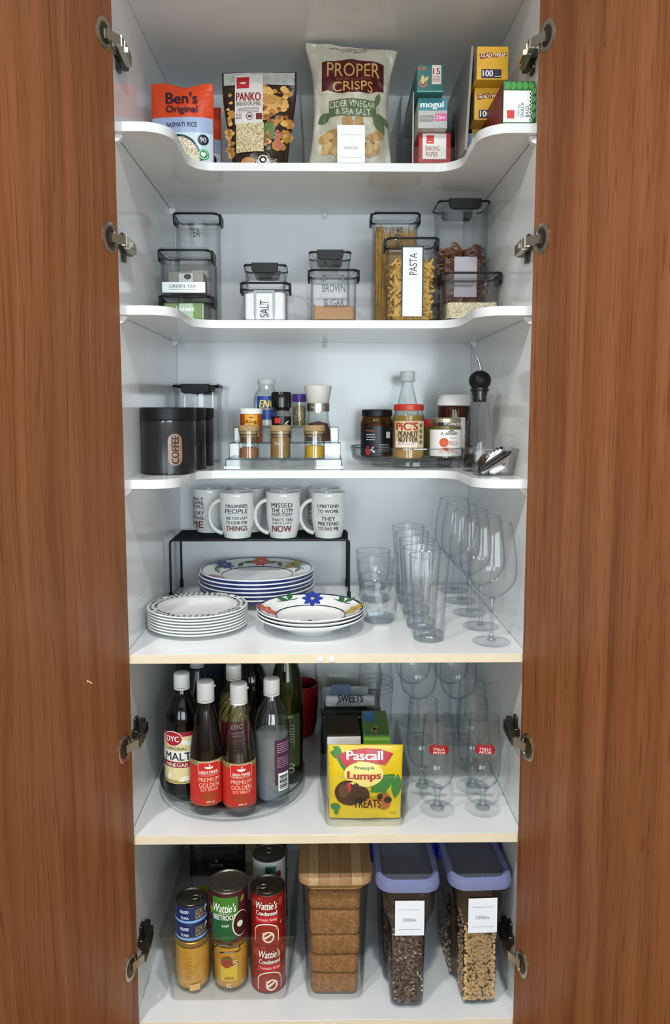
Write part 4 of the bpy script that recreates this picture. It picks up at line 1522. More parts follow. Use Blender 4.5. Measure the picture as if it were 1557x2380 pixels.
ORG = (.05, ('ORGANISED', .0810, .0085, .056, 'k'), ('PEOPLE', .0685, .0110, .058, 'k'), ('', .0600, .001, .056, 'k'), ('ARE TOO LAZY', .0520, .0068, .054, 'k'), ('TO LOOK FOR', .0410, .0075, .054, 'k'), ('THINGS', .0270, .0125, .054, 'r'))
GYM = (-.05, ('MISSED', .0830, .0110, .053, 'k'), ('THE GYM', .0705, .0095, .053, 'k'), ('AGAIN TODAY', .0610, .0065, .053, 'k'), ('', .0555, .001, .053, 'k'), ("THAT'S TEN", .0480, .0075, .053, 'k'), ('YEARS IN A ROW', .0395, .0045, .050, 'k'), ('NOW', .0260, .0155, .048, 'r'))
PAY = (-.02, ('I PRETEND', .0805, .0080, .054, 'k'), ('TO WORK', .0680, .0085, .054, 'k'), ('', .0595, .001, .056, 'k'), ('THEY', .0500, .0095, .034, 'k'), ('PRETEND', .0380, .0085, .052, 'k'), ('TO PAY ME', .0255, .0090, .052, 'r'))
DAY = (-.42, ('ONLY', .088, .0080, .044, 'k'), ('SOME', .0780, .0080, .044, 'k'), ('PEOPLE', .0685, .0075, .044, 'k'), ('', .0620, .001, .044, 'k'), ('A DAY', .0525, .0105, .046, 'k'), ('BECAUSE', .0400, .0080, .044, 'k'), ('ME', .0235, .0165, .040, 'r'))
mug('white mug lettered ORGANISED PEOPLE, handle to the side', -.2155, .3900, 0, ORG)
mug('white mug lettered MISSED THE GYM, handle to the side', -.1025, .3900, 0, GYM)
mug('white mug lettered I PRETEND TO WORK, handle to the side', .0085, .3900, 0, PAY)
mug('white mug with DAY slogan turned aside, rear row end', -.2960, .4760, radians(-55), (radians(13),) + DAY[1:])
mug('white mug tucked behind ORGANISED PEOPLE and MISSED THE GYM', -.1985, .4780, radians(-46), PAY)
mug('white mug behind MISSED THE GYM, mostly hidden', -.1000, .4780, radians(-46), ORG)
mug('white mug behind I PRETEND TO WORK, mostly hidden', -.0005, .4780, radians(-46), (radians(-2),) + GYM[1:])

# ---- plates
BLUE = mat('cobalt_glaze', '27346e', .18, 0, .5, var=.08)


def plate_prof(r, h, well, rim_z, th=.0042):
    o = [(0, .0015), (well * .72, .0015), (well * .74, 0), (well * .80, 0), (well * .84, .002), (well, .006), (well * 1.08, rim_z * .62), (r - .002, h - .003), (r, h - .0012)]
    i = [(r - .0012, h), (r - .004, h - .0002), (well * 1.10, rim_z * .62 + th), (well * 1.0, .006 + th), (well * .9, .0025 + th), (0, .002 + th)]
    return o + i


def flower(cx, cy, r, n, a0=0):
    return [leaf(cx + .12 * r * cos(a0 + 2 * pi * k / n), cy + .12 * r * sin(a0 + 2 * pi * k / n), r, r * .52, a0 + 2 * pi * k / n) for k in range(n)]


def rimmap(prof_r, prof_z):
    """lay print on the sloping rim: u = distance along the circle, v = radius; slope through two (r, z) points"""
    (ra, za), (rb, zb) = prof_r, prof_z

    def f(x, y, e):
        q = sqrt(x * x + y * y)
        return (x, y, za + (zb - za) * (q - ra) / (rb - ra) + e + .0003)
    return f


def ring_band(r0, z0, r1, z1, n=64):
    return G().lathe([(r0, z0), (r1, z1)], n)


def dinner(x, y, zb, label, deco):
    t = thing('dinner_plate', label, 'plate', (x, y, zb), 0, 'blue-rimmed dinner plates')
    r, h = .1400, .0270
    part('plate', G().lathe([(0, .0015), (.058, .0015), (.060, 0), (.064, 0), (.067, .002), (.080, .005), (.105, .0105), (.132, .0175), (.1385, .0185), (.1392, .0235), (r, .0240), (r + .0002, h - .0010),
                              (r - .001, h), (r - .0035, h - .0004), (.090, .0125), (.080, .0085), (.070, .0070), (0, .0065)], 72), CERAMIC, t, 40)
    part('under_band', G().lathe([(.120, .0140), (.132, .0172), (.1390, .0180), (.1398, .0190), (.1398, .0232), (.1388, .0236)], 72), BLUE, t, 40, 'cobalt band under the rim')
    part('rim_line', ring_band(.1335, .02580, .1372, .02700), BLUE, t, 40, 'blue rim line')
    if deco:
        part('well_line', ring_band(.0865, .0113, .0888, .0124), ink('222a52', .2), t, 40, 'dark line around the well')
        mp = rimmap((.090, .0128), (.1365, .0269))
        R_ = .1130
        pol = lambda a: (R_ * cos(radians(a)), R_ * sin(radians(a)))
        for a, c, cc, n in ((90, 'd9553c', 'e9b39a', 9), (142, '2c3f9e', 'c6cbe0', 8), (40, 'cfae45', '3a2d1c', 8), (215, 'd9553c', 'e9b39a', 8), (300, '2c3f9e', 'c6cbe0', 8)):
            px, py = pol(a)
            pr(t, 'painted_flower', ink(c, .2), mp, flower(px, py, .0225, n, radians(a)), 2)
            pr(t, 'flower_centre', ink(cc, .2), mp, [El(px, py, .0042)], 3)
        for a, tilt in ((114, .3), (66, -.3), (165, .2), (20, -.3), (255, 0)):
            px, py = pol(a)
            aa = radians(a) + pi / 2
            pr(t, 'painted_leaf', ink('2f6a42', .2), mp, [leaf(px, py, .030, .012, aa + .6 + tilt), leaf(px, py, .030, .012, aa - .5 + tilt + pi)], 2)
            pr(t, 'painted_stem', ink('33443c', .2), mp, [leaf(px, py, .030, .0022, aa + pi)], 2)
    return t


NP = 6
for k in range(NP):
    lab = ('bottom', 'fifth', 'fourth', 'third', 'second')[k] if k < NP - 1 else ''
    lab = ('blue-rimmed dinner plate, %s from the top of its stack' % lab if k else 'blue-rimmed dinner plate at the bottom of its stack') if k < NP - 1 else 'blue-rimmed dinner plate with painted flowers, topmost of its stack'
    dinner(-.1700 + (.002 if k % 2 else -.001), .3900, z + .0004 + .0095 * k, lab, k == NP - 1)


def side_plate(x, y, zb, label, deco):
    t = thing('side_plate', label, 'plate', (x, y, zb), 0, 'white side plates')
    r, h = .1060, .0135
    part('plate', G().lathe(plate_prof(r, h, .070, .013, .0032), 64), CERAMIC, t, 40)
    if deco:
        mp = rimmap((.077, .0113), (.102, .0133))
        rd = random.Random(3)
        for cc, ph in (('3b3f42', 0), ('8f9395', 1), ('7b786a', 2)):
            sh = []
            for row, R_, n in ((0, .0985, 52), (1, .0875, 44)):
                for k in range(n):
                    if (k // 2 + row) % 3 != ph or rd.random() < .1:
                        continue
                    a = 2 * pi * k / n
                    ca, sa = cos(a), sin(a)
                    w, hh = .0030 + .0012 * rd.random(), .0030
                    sh.append(Pl(*[(R_ * ca + p * hh * ca - q * w * sa, R_ * sa + p * hh * sa + q * w * ca) for p, q in ((-1, -1), (1, -1), (1, 1), (-1, 1))]))
            o = pr(t, 'checked_border', ink(cc, .2), mp, sh, 2)
            o['kind'] = 'stuff'
    return t


NS = 7
for k in range(NS):
    side_plate(-.2740, .1320, z + .0004 + .0062 * k, 'white side plate with grey checked border, topmost of its stack' if k == NS - 1 else ('plain white side plate, %s from the top of its low stack' % ('', 'sixth', 'fifth', 'fourth', 'third', 'second')[k] if k else 'plain white side plate at the bottom of its low stack'), k == NS - 1)


def bowl(x, y, zb, label, deco):
    t = thing('pasta_bowl', label, 'bowl', (x, y, zb), 0, 'wide-rimmed pasta bowls')
    r, h = .1140, .0350
    prof = [(0, .0015), (.044, .0015), (.046, 0), (.051, 0), (.054, .003), (.064, .0085), (.078, .0150), (r - .002, h - .0040), (r, h - .0014), (r - .0014, h), (r - .004, h - .0006),
            (.074, .0180), (.064, .0120), (.054, .0080), (0, .007)]
    part('bowl', G().lathe(prof, 64), CERAMIC, t, 40)
    part('rim_line', ring_band(.1075, .0338, .1120, .0352), ink('1d2547', .2), t, 40, 'navy rim line')
    if deco:
        part('well_line', ring_band(.0720, .0172, .0745, .0186), ink('1d2547', .2), t, 40, 'navy line around the well')
        mp = rimmap((.074, .0181), (.110, .0345))
        R_ = .0930
        pol = lambda a: (R_ * cos(radians(a)), R_ * sin(radians(a)))
        for a, c, cc, n in ((88, '2b3f9f', 'cdbfa0', 8), (180, 'd4613f', 'e8b9a0', 7), (2, 'd3b24e', 'b9913a', 7), (270, 'd4613f', 'e8b9a0', 7)):
            px, py = pol(a)
            pr(t, 'painted_flower', ink(c, .2), mp, flower(px, py, .0225, n, radians(a)), 2)
            pr(t, 'flower_centre', ink(cc, .2), mp, [El(px, py, .0042)], 3)
        for a in (122, 40, 225, 315):
            px, py = pol(a)
            aa = radians(a) + pi / 2
            pr(t, 'painted_leaf', ink('2f6a3c', .2), mp, [leaf(px, py, .028, .013, aa - .45), leaf(px, py, .028, .013, aa - 2.2)], 2)
            pr(t, 'painted_stem', ink('2c3a30', .2), mp, [leaf(px, py, .034, .0022, aa), leaf(px, py, .026, .0022, aa + pi)], 2)
    return t


for k in range(3):
    bowl(-.0325, .1150, z + .0004 + .0074 * k, 'white pasta bowl with painted flowers, topmost of three' if k == 2 else ('white pasta bowl in the middle of three' if k else 'white pasta bowl at the bottom of three'), k == 2)


# ---- tumblers
def facet_tumbler():
    """short tumbler with a faceted hexagonal foot and round mouth"""
    g = G()
    n = 24
    rows = []
    for zz, rr, fac, tw in ((0, .0310, 1, 0), (.003, .0345, 1, 0), (.020, .0370, 1, 0), (.022, .0372, 1, 0), (.050, .0440, 1, pi / 6), (.052, .0441, .9, pi / 6), (.074, .0440, .0, 0), (.076, .0442, 0, 0), (.100, .0448, 0, 0)):
        ring = []
        for k in range(n):
            a = 2 * pi * k / n
            q = cos(pi / 6) / cos(((a + tw) % (pi / 3)) - pi / 6)
            ring.append((rr * (1 - fac + fac * q * 1.04) * cos(a), rr * (1 - fac + fac * q * 1.04) * sin(a), zz))
        rows.append(ring)
    for zz, rr in ((.1004, .0430), (.080, .0425), (.055, .0400), (.020, .0300), (.012, .0240)):
        rows.append([(rr * cos(2 * pi * k / n), rr * sin(2 * pi * k / n), zz) for k in range(n)])
    return g.loft(rows)


def tall_tumbler():
    """tall fluted tumbler with plain band at the mouth and heavy foot"""
    g = G()
    n = 60
    rows = []
    for zz, rr, fl in ((0, .0290, .0), (.003, .0305, .2), (.014, .0312, .8), (.020, .0305, 1), (.118, .0368, 1), (.130, .0384, .4), (.136, .0388, 0), (.172, .0408, 0)):
        rows.append([((rr - fl * .0016 * (1 - abs(cos(5 * 2 * pi * k / n)))) * cos(2 * pi * k / n), (rr - fl * .0016 * (1 - abs(cos(5 * 2 * pi * k / n)))) * sin(2 * pi * k / n), zz) for k in range(n)])
    for zz, rr in ((.1726, .0396), (.136, .0368), (.060, .0310), (.026, .0275), (.020, .0235), (.017, .0100)):
        rows.append([(rr * cos(2 * pi * k / n), rr * sin(2 * pi * k / n), zz) for k in range(n)])
    return g.loft(rows)


RIMG = clear('glass_rim', 'f6f9fa', 'b9c3c8', 2.5, .02, 2.5, .06)


def rim_ring(r, zz, rr=.0010):
    return G().tube([(r * cos(2 * pi * k / 40), r * sin(2 * pi * k / 40), zz) for k in range(40)], rr, 6, True)


def tumbler(kind, label, x, y, rot=0, first={}):
    if kind not in first:
        t = thing(kind, label, 'glass', (x, y, z + .0004), rot, 'short faceted tumblers' if kind == 'short_tumbler' else 'tall fluted tumblers')
        if kind == 'short_tumbler':
            part('bowl', facet_tumbler(), GLASS, t, 12)
            part('mouth_rim', rim_ring(.0440, .1002), RIMG, t)
            zig = []
            for k in range(6):
                zig += [(.0380 * cos(pi / 3 * k), .0380 * sin(pi / 3 * k), .021), (.0445 * cos(pi / 3 * (k + .5)), .0445 * sin(pi / 3 * (k + .5)), .052)]
            part('facet_edge', G().tube(zig, .0009, 6, True), RIMG, t)
            part('facet_edge', G().tube([(.0356 * cos(pi / 3 * k), .0356 * sin(pi / 3 * k), .0035) for k in range(6)], .0009, 6, True), RIMG, t)
            hexr = [[(q * cos(pi / 3 * k), q * sin(pi / 3 * k), zz) for k in range(6)] for q, zz in ((.0300, .0012), (.0330, .0035), (.0345, .0120), (.0300, .0150), (.0150, .0135))]
            part('heavy_foot', G().loft(hexr), clear('foot_glass', 'f5f8f9', 'b3bec4', 2.4, .02, 2.5, .07), t, 12)
        else:
            part('bowl', tall_tumbler(), GLASS, t, 12)
            part('mouth_rim', rim_ring(.0402, .1724), RIMG, t)
            fl_ = G().tube([(.0300, 0, .016), (.0312, 0, .024), (.0366, 0, .116), (.0382, 0, .131)], [.0004, .0010, .0011, .0003], 6)
            me_ = mesh_of('flute', fl_, RIMG, 60)
            for k in range(10):
                fo = bpy.data.objects.new('flute', me_)
                COL.objects.link(fo)
                fo.parent = t
                fo.rotation_euler = (0, 0, 2 * pi * (k + .5) / 10)
            part('heavy_foot', G().lathe([(0, .001), (.0285, .001), (.0298, .004), (.0300, .013), (.0280, .0165), (.0225, .0168), (0, .0152)], 40), clear('foot_glass', 'f5f8f9', 'b3bec4', 2.4, .02, 2.5, .07), t)
        first[kind] = t
        return t
    return dup(first[kind], (x, y, z + .0004), rot, label)


for (x, y), lab in zip(((.1175, .1760), (.1235, .3560), (.1260, .4790)), ('short faceted tumbler beside the pasta bowls', 'short faceted tumbler second in its row from the bowls', 'short faceted tumbler at the rear against the back panel')):
    tumbler('short_tumbler', lab, x, y, radians(8))
for (x, y), lab in zip(((.2080, .0430), (.2050, .1330), (.2078, .2350), (.2085, .3350), (.2118, .4350)),
                       ('tall fluted tumbler standing nearest the shelf edge', 'tall fluted tumbler second from the shelf edge', 'tall fluted tumbler in the middle of its row', 'tall fluted tumbler fourth from the shelf edge', 'tall fluted tumbler against the back panel')):
    tumbler('tall_tumbler', lab, x, y, radians(3))


# ---- stemmed glasses: builder shared with the shelf below
def stemmed(name, label, x, y, zb, prof, wall, stem_r, foot_r, zs, ze, group, rimr, m=GLASS, rot=0):
    """prof = outer bowl profile from stem joint (zs) upwards; stem between foot and zs"""
    t = thing(name, label, 'glass', (x, y, zb + .0004), rot, group)
    inner = [(max(a - wall, .0), b + (wall * 1.6 if k == 0 else wall * .3)) for k, (a, b) in enumerate(prof)]
    inner = [(0, prof[0][1] + wall * 2.2)] + [q for q in inner if q[0] > .006]
    g = G().lathe([(0, zs - .001)] + prof + list(reversed(inner)), 48)
    part('bowl', g, m, t, 50)
    part('mouth_rim', rim_ring(rimr, prof[-1][1], .0007), RIMG, t)
    part('stem', G().lathe([(0, .004), (stem_r * 2.6, .0045), (stem_r * 1.5, .009), (stem_r, .018), (stem_r * .95, zs * .6), (stem_r * 1.1, zs - .010), (stem_r * 2.0, zs + .0005), (0, zs + .001)], 20), RIMG, t, 60)
    part('foot', G().lathe([(0, 0), (foot_r - .001, 0), (foot_r, .0008), (foot_r - .001, .0018), (foot_r * .5, .0028), (stem_r * 2.2, .0048), (0, .005)], 48), m, t, 50)
    return t


WINE = [(.006, .090), (.022, .098), (.037, .112), (.0455, .128), (.0482, .144), (.0472, .165), (.0435, .195), (.0390, .222), (.0355, .240)]
w0 = stemmed('wine_glass', 'large wine glass on the front corner beside the tall tumblers', .3315, .0220, z, WINE, .0013, .0036, .0385, .090, .24, 'large wine glasses beside the tumblers', .0350)
for (x, y), lab in zip(((.3330, .1300), (.3300, .2380), (.3290, .3480), (.3300, .4550)), ('large wine glass second in the row along the right wall', 'large wine glass in the middle of the row by right wall', 'large wine glass fourth in the row along the right wall', 'large wine glass in the rear corner by the right wall')):
    dup(w0, (x, y, z + .0004), None, lab)

# ================================================================== fifth shelf: bottles, treats, stemmed glasses
z = Z[5]
turntable('clear turntable carrying the vinegar and soy sauce bottles', -.2030, .1420, z, .1580, .036)
zt = z + .0003 + .036 * .44 + .0004
BTLG = clear('bottle_plastic', 'fbfcfc', 'aab4b6', 1.6, .025, 3.5, .05)
SOY = mat('soy_dark', '0d0705', .1, 0, .5, var=.1)


def bottle(name, label, x, y, prof, m, cap, rot=0, group=None, wall=None, zb=None, capm=None, ribs=True):
    """prof: outer profile; cap = (r, z0, z1)"""
    t = thing(name, label, 'bottle', (x, y, zt if zb is None else zb), rot, group)
    if wall:
        inner = [(max(a - wall, 0), max(b, wall)) for a, b in reversed(prof)]
        inner[-1] = (0, wall * 1.5)
        g = G().lathe(prof + inner, 40)
    else:
        g = G().lathe(prof + [(0, prof[-1][1])], 40)
    part('bottle', g, m, t, 40)
    r, z0, z1 = cap
    n = 40
    rows = []
    for zz, rr in ((z0, r - .0008), (z0 + .001, r), (z1 - .004, r - .0002), (z1 - .001, r - .0012), (z1, r - .003)):
        rows.append([((rr - (.0003 if (ribs and k % 2) else 0)) * cos(2 * pi * k / n), (rr - (.0003 if (ribs and k % 2) else 0)) * sin(2 * pi * k / n), zz) for k in range(n)])
    cp = part('cap', G().loft(rows), capm or WHITE_PL, t, 40)
    part('cap_ring', G().lathe([(r - .003, z0 - .0045), (r - .0002, z0 - .0042), (r - .0002, z0 - .0010), (r - .003, z0 - .0006)], 32), capm or WHITE_PL, cp)
    return t


# ---- soy sauce pair
R5 = .0345
SOYP = [(0, 0), (R5 - .003, 0), (R5, .003), (R5, .105), (R5 - .0015, .125), (.0265, .165), (.0190, .200), (.0150, .222), (.0145, .230)]


def soy(label, x, y, full, rot):
    t = bottle('soy_sauce_bottle', label, x, y, SOYP, SOY if full else BTLG, (.0178, .2225, .2600), rot, 'red-labelled soy sauce bottles', None if full else .0015, ribs=False)
    part('flip_lip', G().box(.014, .0205, -.004, .004, .2475, .2510), WHITE_PL, t)
    if not full:
        part('soy_sauce', G().lathe([(0, .003), (R5 - .003, .003), (R5 - .002, .005), (R5 - .002, .1045), (0, .1045)], 36), SOY, t)
    mp = cyl(R5 + .0002)
    a = -.002
    pr(t, 'label', ink('8a7a4a', .4), mp, [Rc(a, .0990, .098, .012)], 1, 'gold label edge', step=.005)
    pr(t, 'label', ink('c3281c', .4), mp, [Rc(a, .0545, .098, .080)], 1, 'red paper label', step=.005)
    pr(t, 'label', ink('a8522a', .4), mp, [Rc(a, .0125, .098, .005)], 1, 'gold label edge', step=.005)
    x0 = .006
    pr(t, 'emblem_frame', ink('efe6df', .4), mp, [Rc(x0, .0890, .0450, .0265)], 2)
    pr(t, 'emblem', ink('c3281c', .4), mp, [Rc(x0, .0890, .0430, .0245)], 3)
    pr(t, 'lettering', ink('f3ece6', .4), mp, [T('HIGH MARK', x0, .0815, .037, .0060, .03), El(x0, .0930, .0085, .005, pi, 2 * pi), Rc(x0 + .001, .0965, .002, .005)], 4)
    pr(t, 'lettering', ink('e7cdb0', .4), mp, [T('PREMIUM', x0, .0655, .043, .0085, 0), T('GOLDEN', x0, .0540, .041, .0095, .01), T('SOY SAUCE', x0, .0445, .036, .0062, 0), Rc(x0, .0735, .040, .0005)], 3)
    pr(t, 'printed_picture', ink('9c3a18', .4), mp, [El(x0 - .001, .0310, .021, .008), El(x0 + .004, .0255, .014, .006)], 2)
    pr(t, 'lettering', ink('e9dccb', .4), mp, [T('600 ml', x0 + .002, .0185, .016, .0042, .02)], 3)
    return t


soy('full dark soy sauce bottle with red label, white flip cap', -.2470, .0470, True, radians(6))
soy('half-empty soy sauce bottle with red label, white flip cap', -.1780, .0360, False, radians(2))

# ---- malt vinegar
r = .0390
t = bottle('malt_vinegar_bottle', 'dark malt vinegar bottle with cream label and white cap', -.3060, .1040,
           [(0, 0), (r - .004, 0), (r, .004), (r, .150), (r - .002, .172), (.0280, .195), (.0175, .214), (.0150, .226), (.0145, .236)], mat('malt_dark', '0a0606', .08, 0, .5, var=.1), (.0172, .2280, .2575))
mp = cyl(r + .0002, 0, radians(-10))
pr(t, 'label', ink('d9c994', .4), mp, [Rc(-.004, .0860, .090, .112)], 1, 'cream paper label', step=.005)
pr(t, 'label_band', ink('8f1f2b', .4), mp, [Rc(-.004, .1375, .090, .009)], 2)
pr(t, 'label_band', ink('8f1f2b', .4), mp, [Rc(-.004, .0715, .090, .0125)], 2)
pr(t, 'label_band', ink('e4e2da', .4), mp, [Rc(-.004, .0900, .090, .0220), Pl((.004, .1280), (.034, .1200), (.034, .1100), (.004, .1190))], 2)
pr(t, 'emblem', ink('efe6e0', .4), mp, [El(-.008, .1280, .0215, .0165)], 3)
pr(t, 'emblem', ink('a31f2e', .4), mp, [El(-.008, .1280, .0200, .0150)], 4)
pr(t, 'lettering', ink('f4ecea', .4), mp, [T('DYC', -.008, .1280, .028, .012, .03)], 5)
pr(t, 'lettering', ink('22262a', .4), mp, [T('MALT', .002, .0900, .056, .0165, .02), T('ORIGINAL', .000, .1070, .044, .0065, 0)], 4)
pr(t, 'lettering', ink('eadfd8', .4), mp, [T('VINEGAR', .000, .0715, .048, .0080, .02)], 4)
pr(t, 'printed_picture', ink('ece5cf', .4), mp, [leaf(-.020, .036, .020, .010, 1.3), leaf(.004, .036, .026, .010, .4), leaf(.020, .034, .02, .009, 1.0)], 3)
pr(t, 'printed_picture', ink('a58f52', .4), mp, [Rc(-.004, .0345, .090, .006)], 2)

# ---- pale gold vinegar with swirled shoulder
r = .0365
VIN = frosted('pale_vinegar', 'cdb86a', .62)
t = bottle('vinegar_bottle', 'pale gold vinegar bottle with swirled shoulder and maroon label', -.2020, .1560,
           [(0, 0), (r - .004, 0), (r, .004), (r, .150), (r - .002, .168), (.0290, .192), (.0185, .212), (.0150, .226), (.0145, .238)], BTLG, (.0172, .2285, .2580), 0, None, .0015)
part('vinegar', G().lathe([(0, .004), (r - .004, .004), (r - .0025, .007), (r - .0025, .150), (r - .005, .167), (.0290, .184), (0, .184)], 36), VIN, t)
for k in range(16):
    a = 2 * pi * k / 16
    path = [((r + .0003 - (r - .019) * max(0, (q - 1) / 5) ** 1.1) * cos(a + .16 * q), (r + .0003 - (r - .019) * max(0, (q - 1) / 5) ** 1.1) * sin(a + .16 * q), .150 + .0105 * q) for q in range(7)]
    part('swirl_rib', G().tube(path, [.0006, .0016, .0019, .0019, .0017, .0013, .0006], 5), clear('swirl_plastic', 'e9dcae', '5a4c20', 2, .03, 1.5, .06), t)
mp = cyl(r + .0002)
pr(t, 'label', ink('7c1c26', .4), mp, [Rc(.004, .0950, .066, .090)], 1, step=.005)
pr(t, 'label_band', ink('d0bf86', .4), mp, [Rc(-.0305, .0950, .003, .088), Rc(.0385, .0950, .003, .088)], 2)
pr(t, 'lettering', ink('e8d9d4', .4), mp, [T('DYC', .010, .1290, .024, .010, .03), T('WHITE WINE', .010, .1150, .028, .0050, 0), T('VINEGAR', .010, .1080, .022, .0045, 0)] + lines(.010, .099, .030, 5, .005, .0012, 8), 2)

# ---- clear white vinegar, maroon side label
r = .0370
t = bottle('white_vinegar_bottle', 'clear vinegar bottle with purple label and barcode', -.1135, .0720,
           [(0, 0), (r - .006, 0), (r - .001, .004), (r, .014), (r - .0015, .030), (r, .040), (r - .0012, .062), (r, .066), (r - .0012, .085), (r, .090), (r, .150), (r - .002, .165), (.0290, .190), (.0180, .212), (.0150, .226), (.0145, .236)],
           BTLG, (.0172, .2260, .2565), 0, None, .0012)
part('vinegar', G().lathe([(0, .004), (r - .006, .004), (r - .0026, .014), (r - .0026, .140), (0, .140)], 36), frosted('water_refraction_tint', 'b4bec2', .34), t)  # milky grey paints in the bright shelf floor refracted through the clear liquid
mp = cyl(r + .0003, 0, radians(40))
pr(t, 'label', ink('4a2540', .4), mp, [Rc(.002, .0880, .040, .096)], 1, step=.004)
pr(t, 'lettering', ink('c9a9c0', .4), mp, lines(.002, .128, .030, 5, .0045, .0014, 11) + lines(.002, .098, .030, 6, .004, .001, 12), 2)
pr(t, 'barcode', ink('efefec', .4), mp, [Rc(.002, .0460, .026, .038)], 2)
pr(t, 'barcode', ink('2b2b2b', .4), mp, [Rc(.002, .031 + .0034 * k, .021, .0012 + .0008 * (k % 3)) for k in range(9)], 3)

# ---- olive oil, wine, tall bottle at the rear
r = .0350
t = bottle('olive_oil_bottle', 'tall dark green olive oil bottle with pale lettering', -.0865, .1700,
           [(0, 0), (r - .004, 0), (r, .004), (r + .001, .185), (r - .001, .215), (.0270, .245), (.0195, .268), (.0170, .285), (.0175, .300)], clear('green_oil', 'a8b26a', '3d4418', 1.3, .05, 1.5, .05), (.0200, .2820, .3120), 0, None, None, capm=BLACK_PL)
part('oil', G().lathe([(0, .003), (r - .004, .003), (r - .0018, .006), (r - .0008, .185), (r - .003, .213), (.0245, .243), (.0170, .265), (0, .266)], 36), mat('deep_olive', '3a4016', .3, var=.1), t)
mp = cyl(r + .0012)
pr(t, 'label', ink('353d22', .4), mp, [Rc(.004, .0900, .058, .120)], 1, step=.005)
pr(t, 'lettering', ink('b9bda6', .4), mp, [T('OLIVE', .004, .1450, .022, .0050, 0)], 2)
pr(t, 'emblem', ink('b9bda6', .4), mp, [Rg(.010, .024, .008, .005, .8), Rg(.010, .0335, .008, .005, .8)], 2)
pr(t, 'barcode', ink('b9bda6', .4), mp, [Rc(-.005, .0320, .003, .030)], 2)
pr(t, 'fine_print', ink('b9bda6', .4), mp, [Rc(.017, .100, .0008, .05), Rc(.002, .1260, .030, .0008)] + lines(.004, .118, .024, 6, .006, .0012, 13), 2)
r = .0370
t = bottle('wine_bottle', 'black wine bottle with gold neck foil at the rear', -.1720, .2550,
           [(0, 0), (r - .004, 0), (r, .004), (r, .180), (r - .003, .202), (.0250, .220), (.0160, .232), (.0145, .250), (.0145, .300)], mat('black_glass', '08080a', .06, 0, .5, var=0), (.0160, .2350, .3060), capm=mat('gold_foil', 'a08a52', .35, .7))
r = .0330
t = bottle('spirit_bottle', 'clear bottle with pale grey cap behind the malt vinegar', -.2950, .2360,
           [(0, 0), (r - .004, 0), (r, .004), (r, .150), (r - .003, .170), (.0180, .205), (.0140, .225), (.0140, .236)], clear('grey_glass', 'e3e8eb', '8d979e', 1.5, .03, 2.5, .05), (.0165, .2290, .2540), 0, None, .002, capm=mat('grey_cap', 'c9ced2', .4))
# navy carton at the rear left
t = thing('navy_carton', 'tall navy blue carton at the rear left', 'carton', (-.3180, .4700, z + .0003), radians(2))
part('carton', G().rbox(.100, .085, .275, .0015, .001), mat('navy_board', '2a3442', .5, var=.06), t, 25)
part('carton_flap', G().box(-.049, .049, -.044, .0425, .2755, .2775), mat('navy_board', '2a3442', .5), t)
t = thing('black_flask', 'tall black flask between the navy carton and wine bottle', 'flask', (-.2260, .4550, z + .0003))
part('body', G().lathe([(0, 0), (.032, 0), (.034, .003), (.034, .200), (.030, .215), (0, .215)], 32), BLACK_PL, t)
part('lid', G().lathe([(0, .214), (.027, .214), (.029, .217), (.029, .265), (.026, .270), (0, .270)], 32), BLACK_GL, t)

# ---- red beaker
t = thing('red_beaker', 'deep red plastic beaker beside the sauce bottles', 'beaker', (-.0620, .4080, z + .0003))
part('cup', G().lathe([(0, 0), (.026, 0), (.034, .006), (.040, .030), (.0435, .080), (.0445, .135), (.0425, .135), (.0415, .080), (.038, .032), (.032, .010), (0, .008)], 40), mat('red_plastic', '7d0d14', .3), t)
part('rim_bead', G().tube([(.0436 * cos(2 * pi * k / 36), .0436 * sin(2 * pi * k / 36), .1352) for k in range(36)], .0014, 6, True), mat('red_plastic', '7d0d14', .3), t)

# ---- SWEETS tray stacked on a dark box
t = thing('dark_box', 'dark storage box under the SWEETS tray', 'box', (.0620, .3700, z + .0003))
part('body', G().rbox(.142, .145, .1000, .006, .002), mat('charcoal_board', '24272a', .5, var=.1), t)
part('lid', G().rbox(.146, .149, .0080, .006, .002, (0, 0, .0985)), mat('charcoal_lid', '33373a', .4), t)
pr(t, 'label', ink('8d9080'), flat(-.0725), [Rc(-.012, .0850, .040, .016), Rc(.042, .078, .012, .030)], 1)
sw = clear_bin('clear shallow tray lettered SWEETS', .0570, .3000, .150, .164, .135, .0820, z + .1072, PLASTIC2, .0024, .014)
pr(sw, 'lettering', ink('14181c'), flat(-.0675 + .0040), [T('SWEETS', .004, .0290, .060, .0190, .02)], 6)
b = thing('sweet_packet', 'white and blue sweet packet lying in the SWEETS tray', 'packet', (.0520, .3650, z + .1112))
g, mp = pouch(lambda f: .056, .090, lambda f: .010 * sin(pi * (.08 + .84 * f)), 12, 10, .003, 3)
g.xf(lambda x, y, zq: (x, zq - .045, -y + .012))
part('wrapper', g, mat('sweet_wrap', 'b9c6d8', .3, 0, .5, var=.25, scale=40), b, 60)
part('wrapper_band', G().rbox(.050, .070, .0030, .004, .001, (-.012, -.002, .0215)), mat('blue_wrap', '4f86c6', .3), b)
b = thing('sweet_packet', 'folded white packet standing at the front of the SWEETS tray', 'packet', (.0600, .3185, z + .1112))
part('wrapper', G().rbox(.120, .014, .026, .005, .003), mat('white_wrap', 'cfd3d8', .3, 0, .5, var=.2, scale=50), b)
pr(b, 'lettering', ink('4b5560'), flat(-.0073), [T('BOUNTY', -.004, .0085, .060, .0085, .01, .3)], 1)

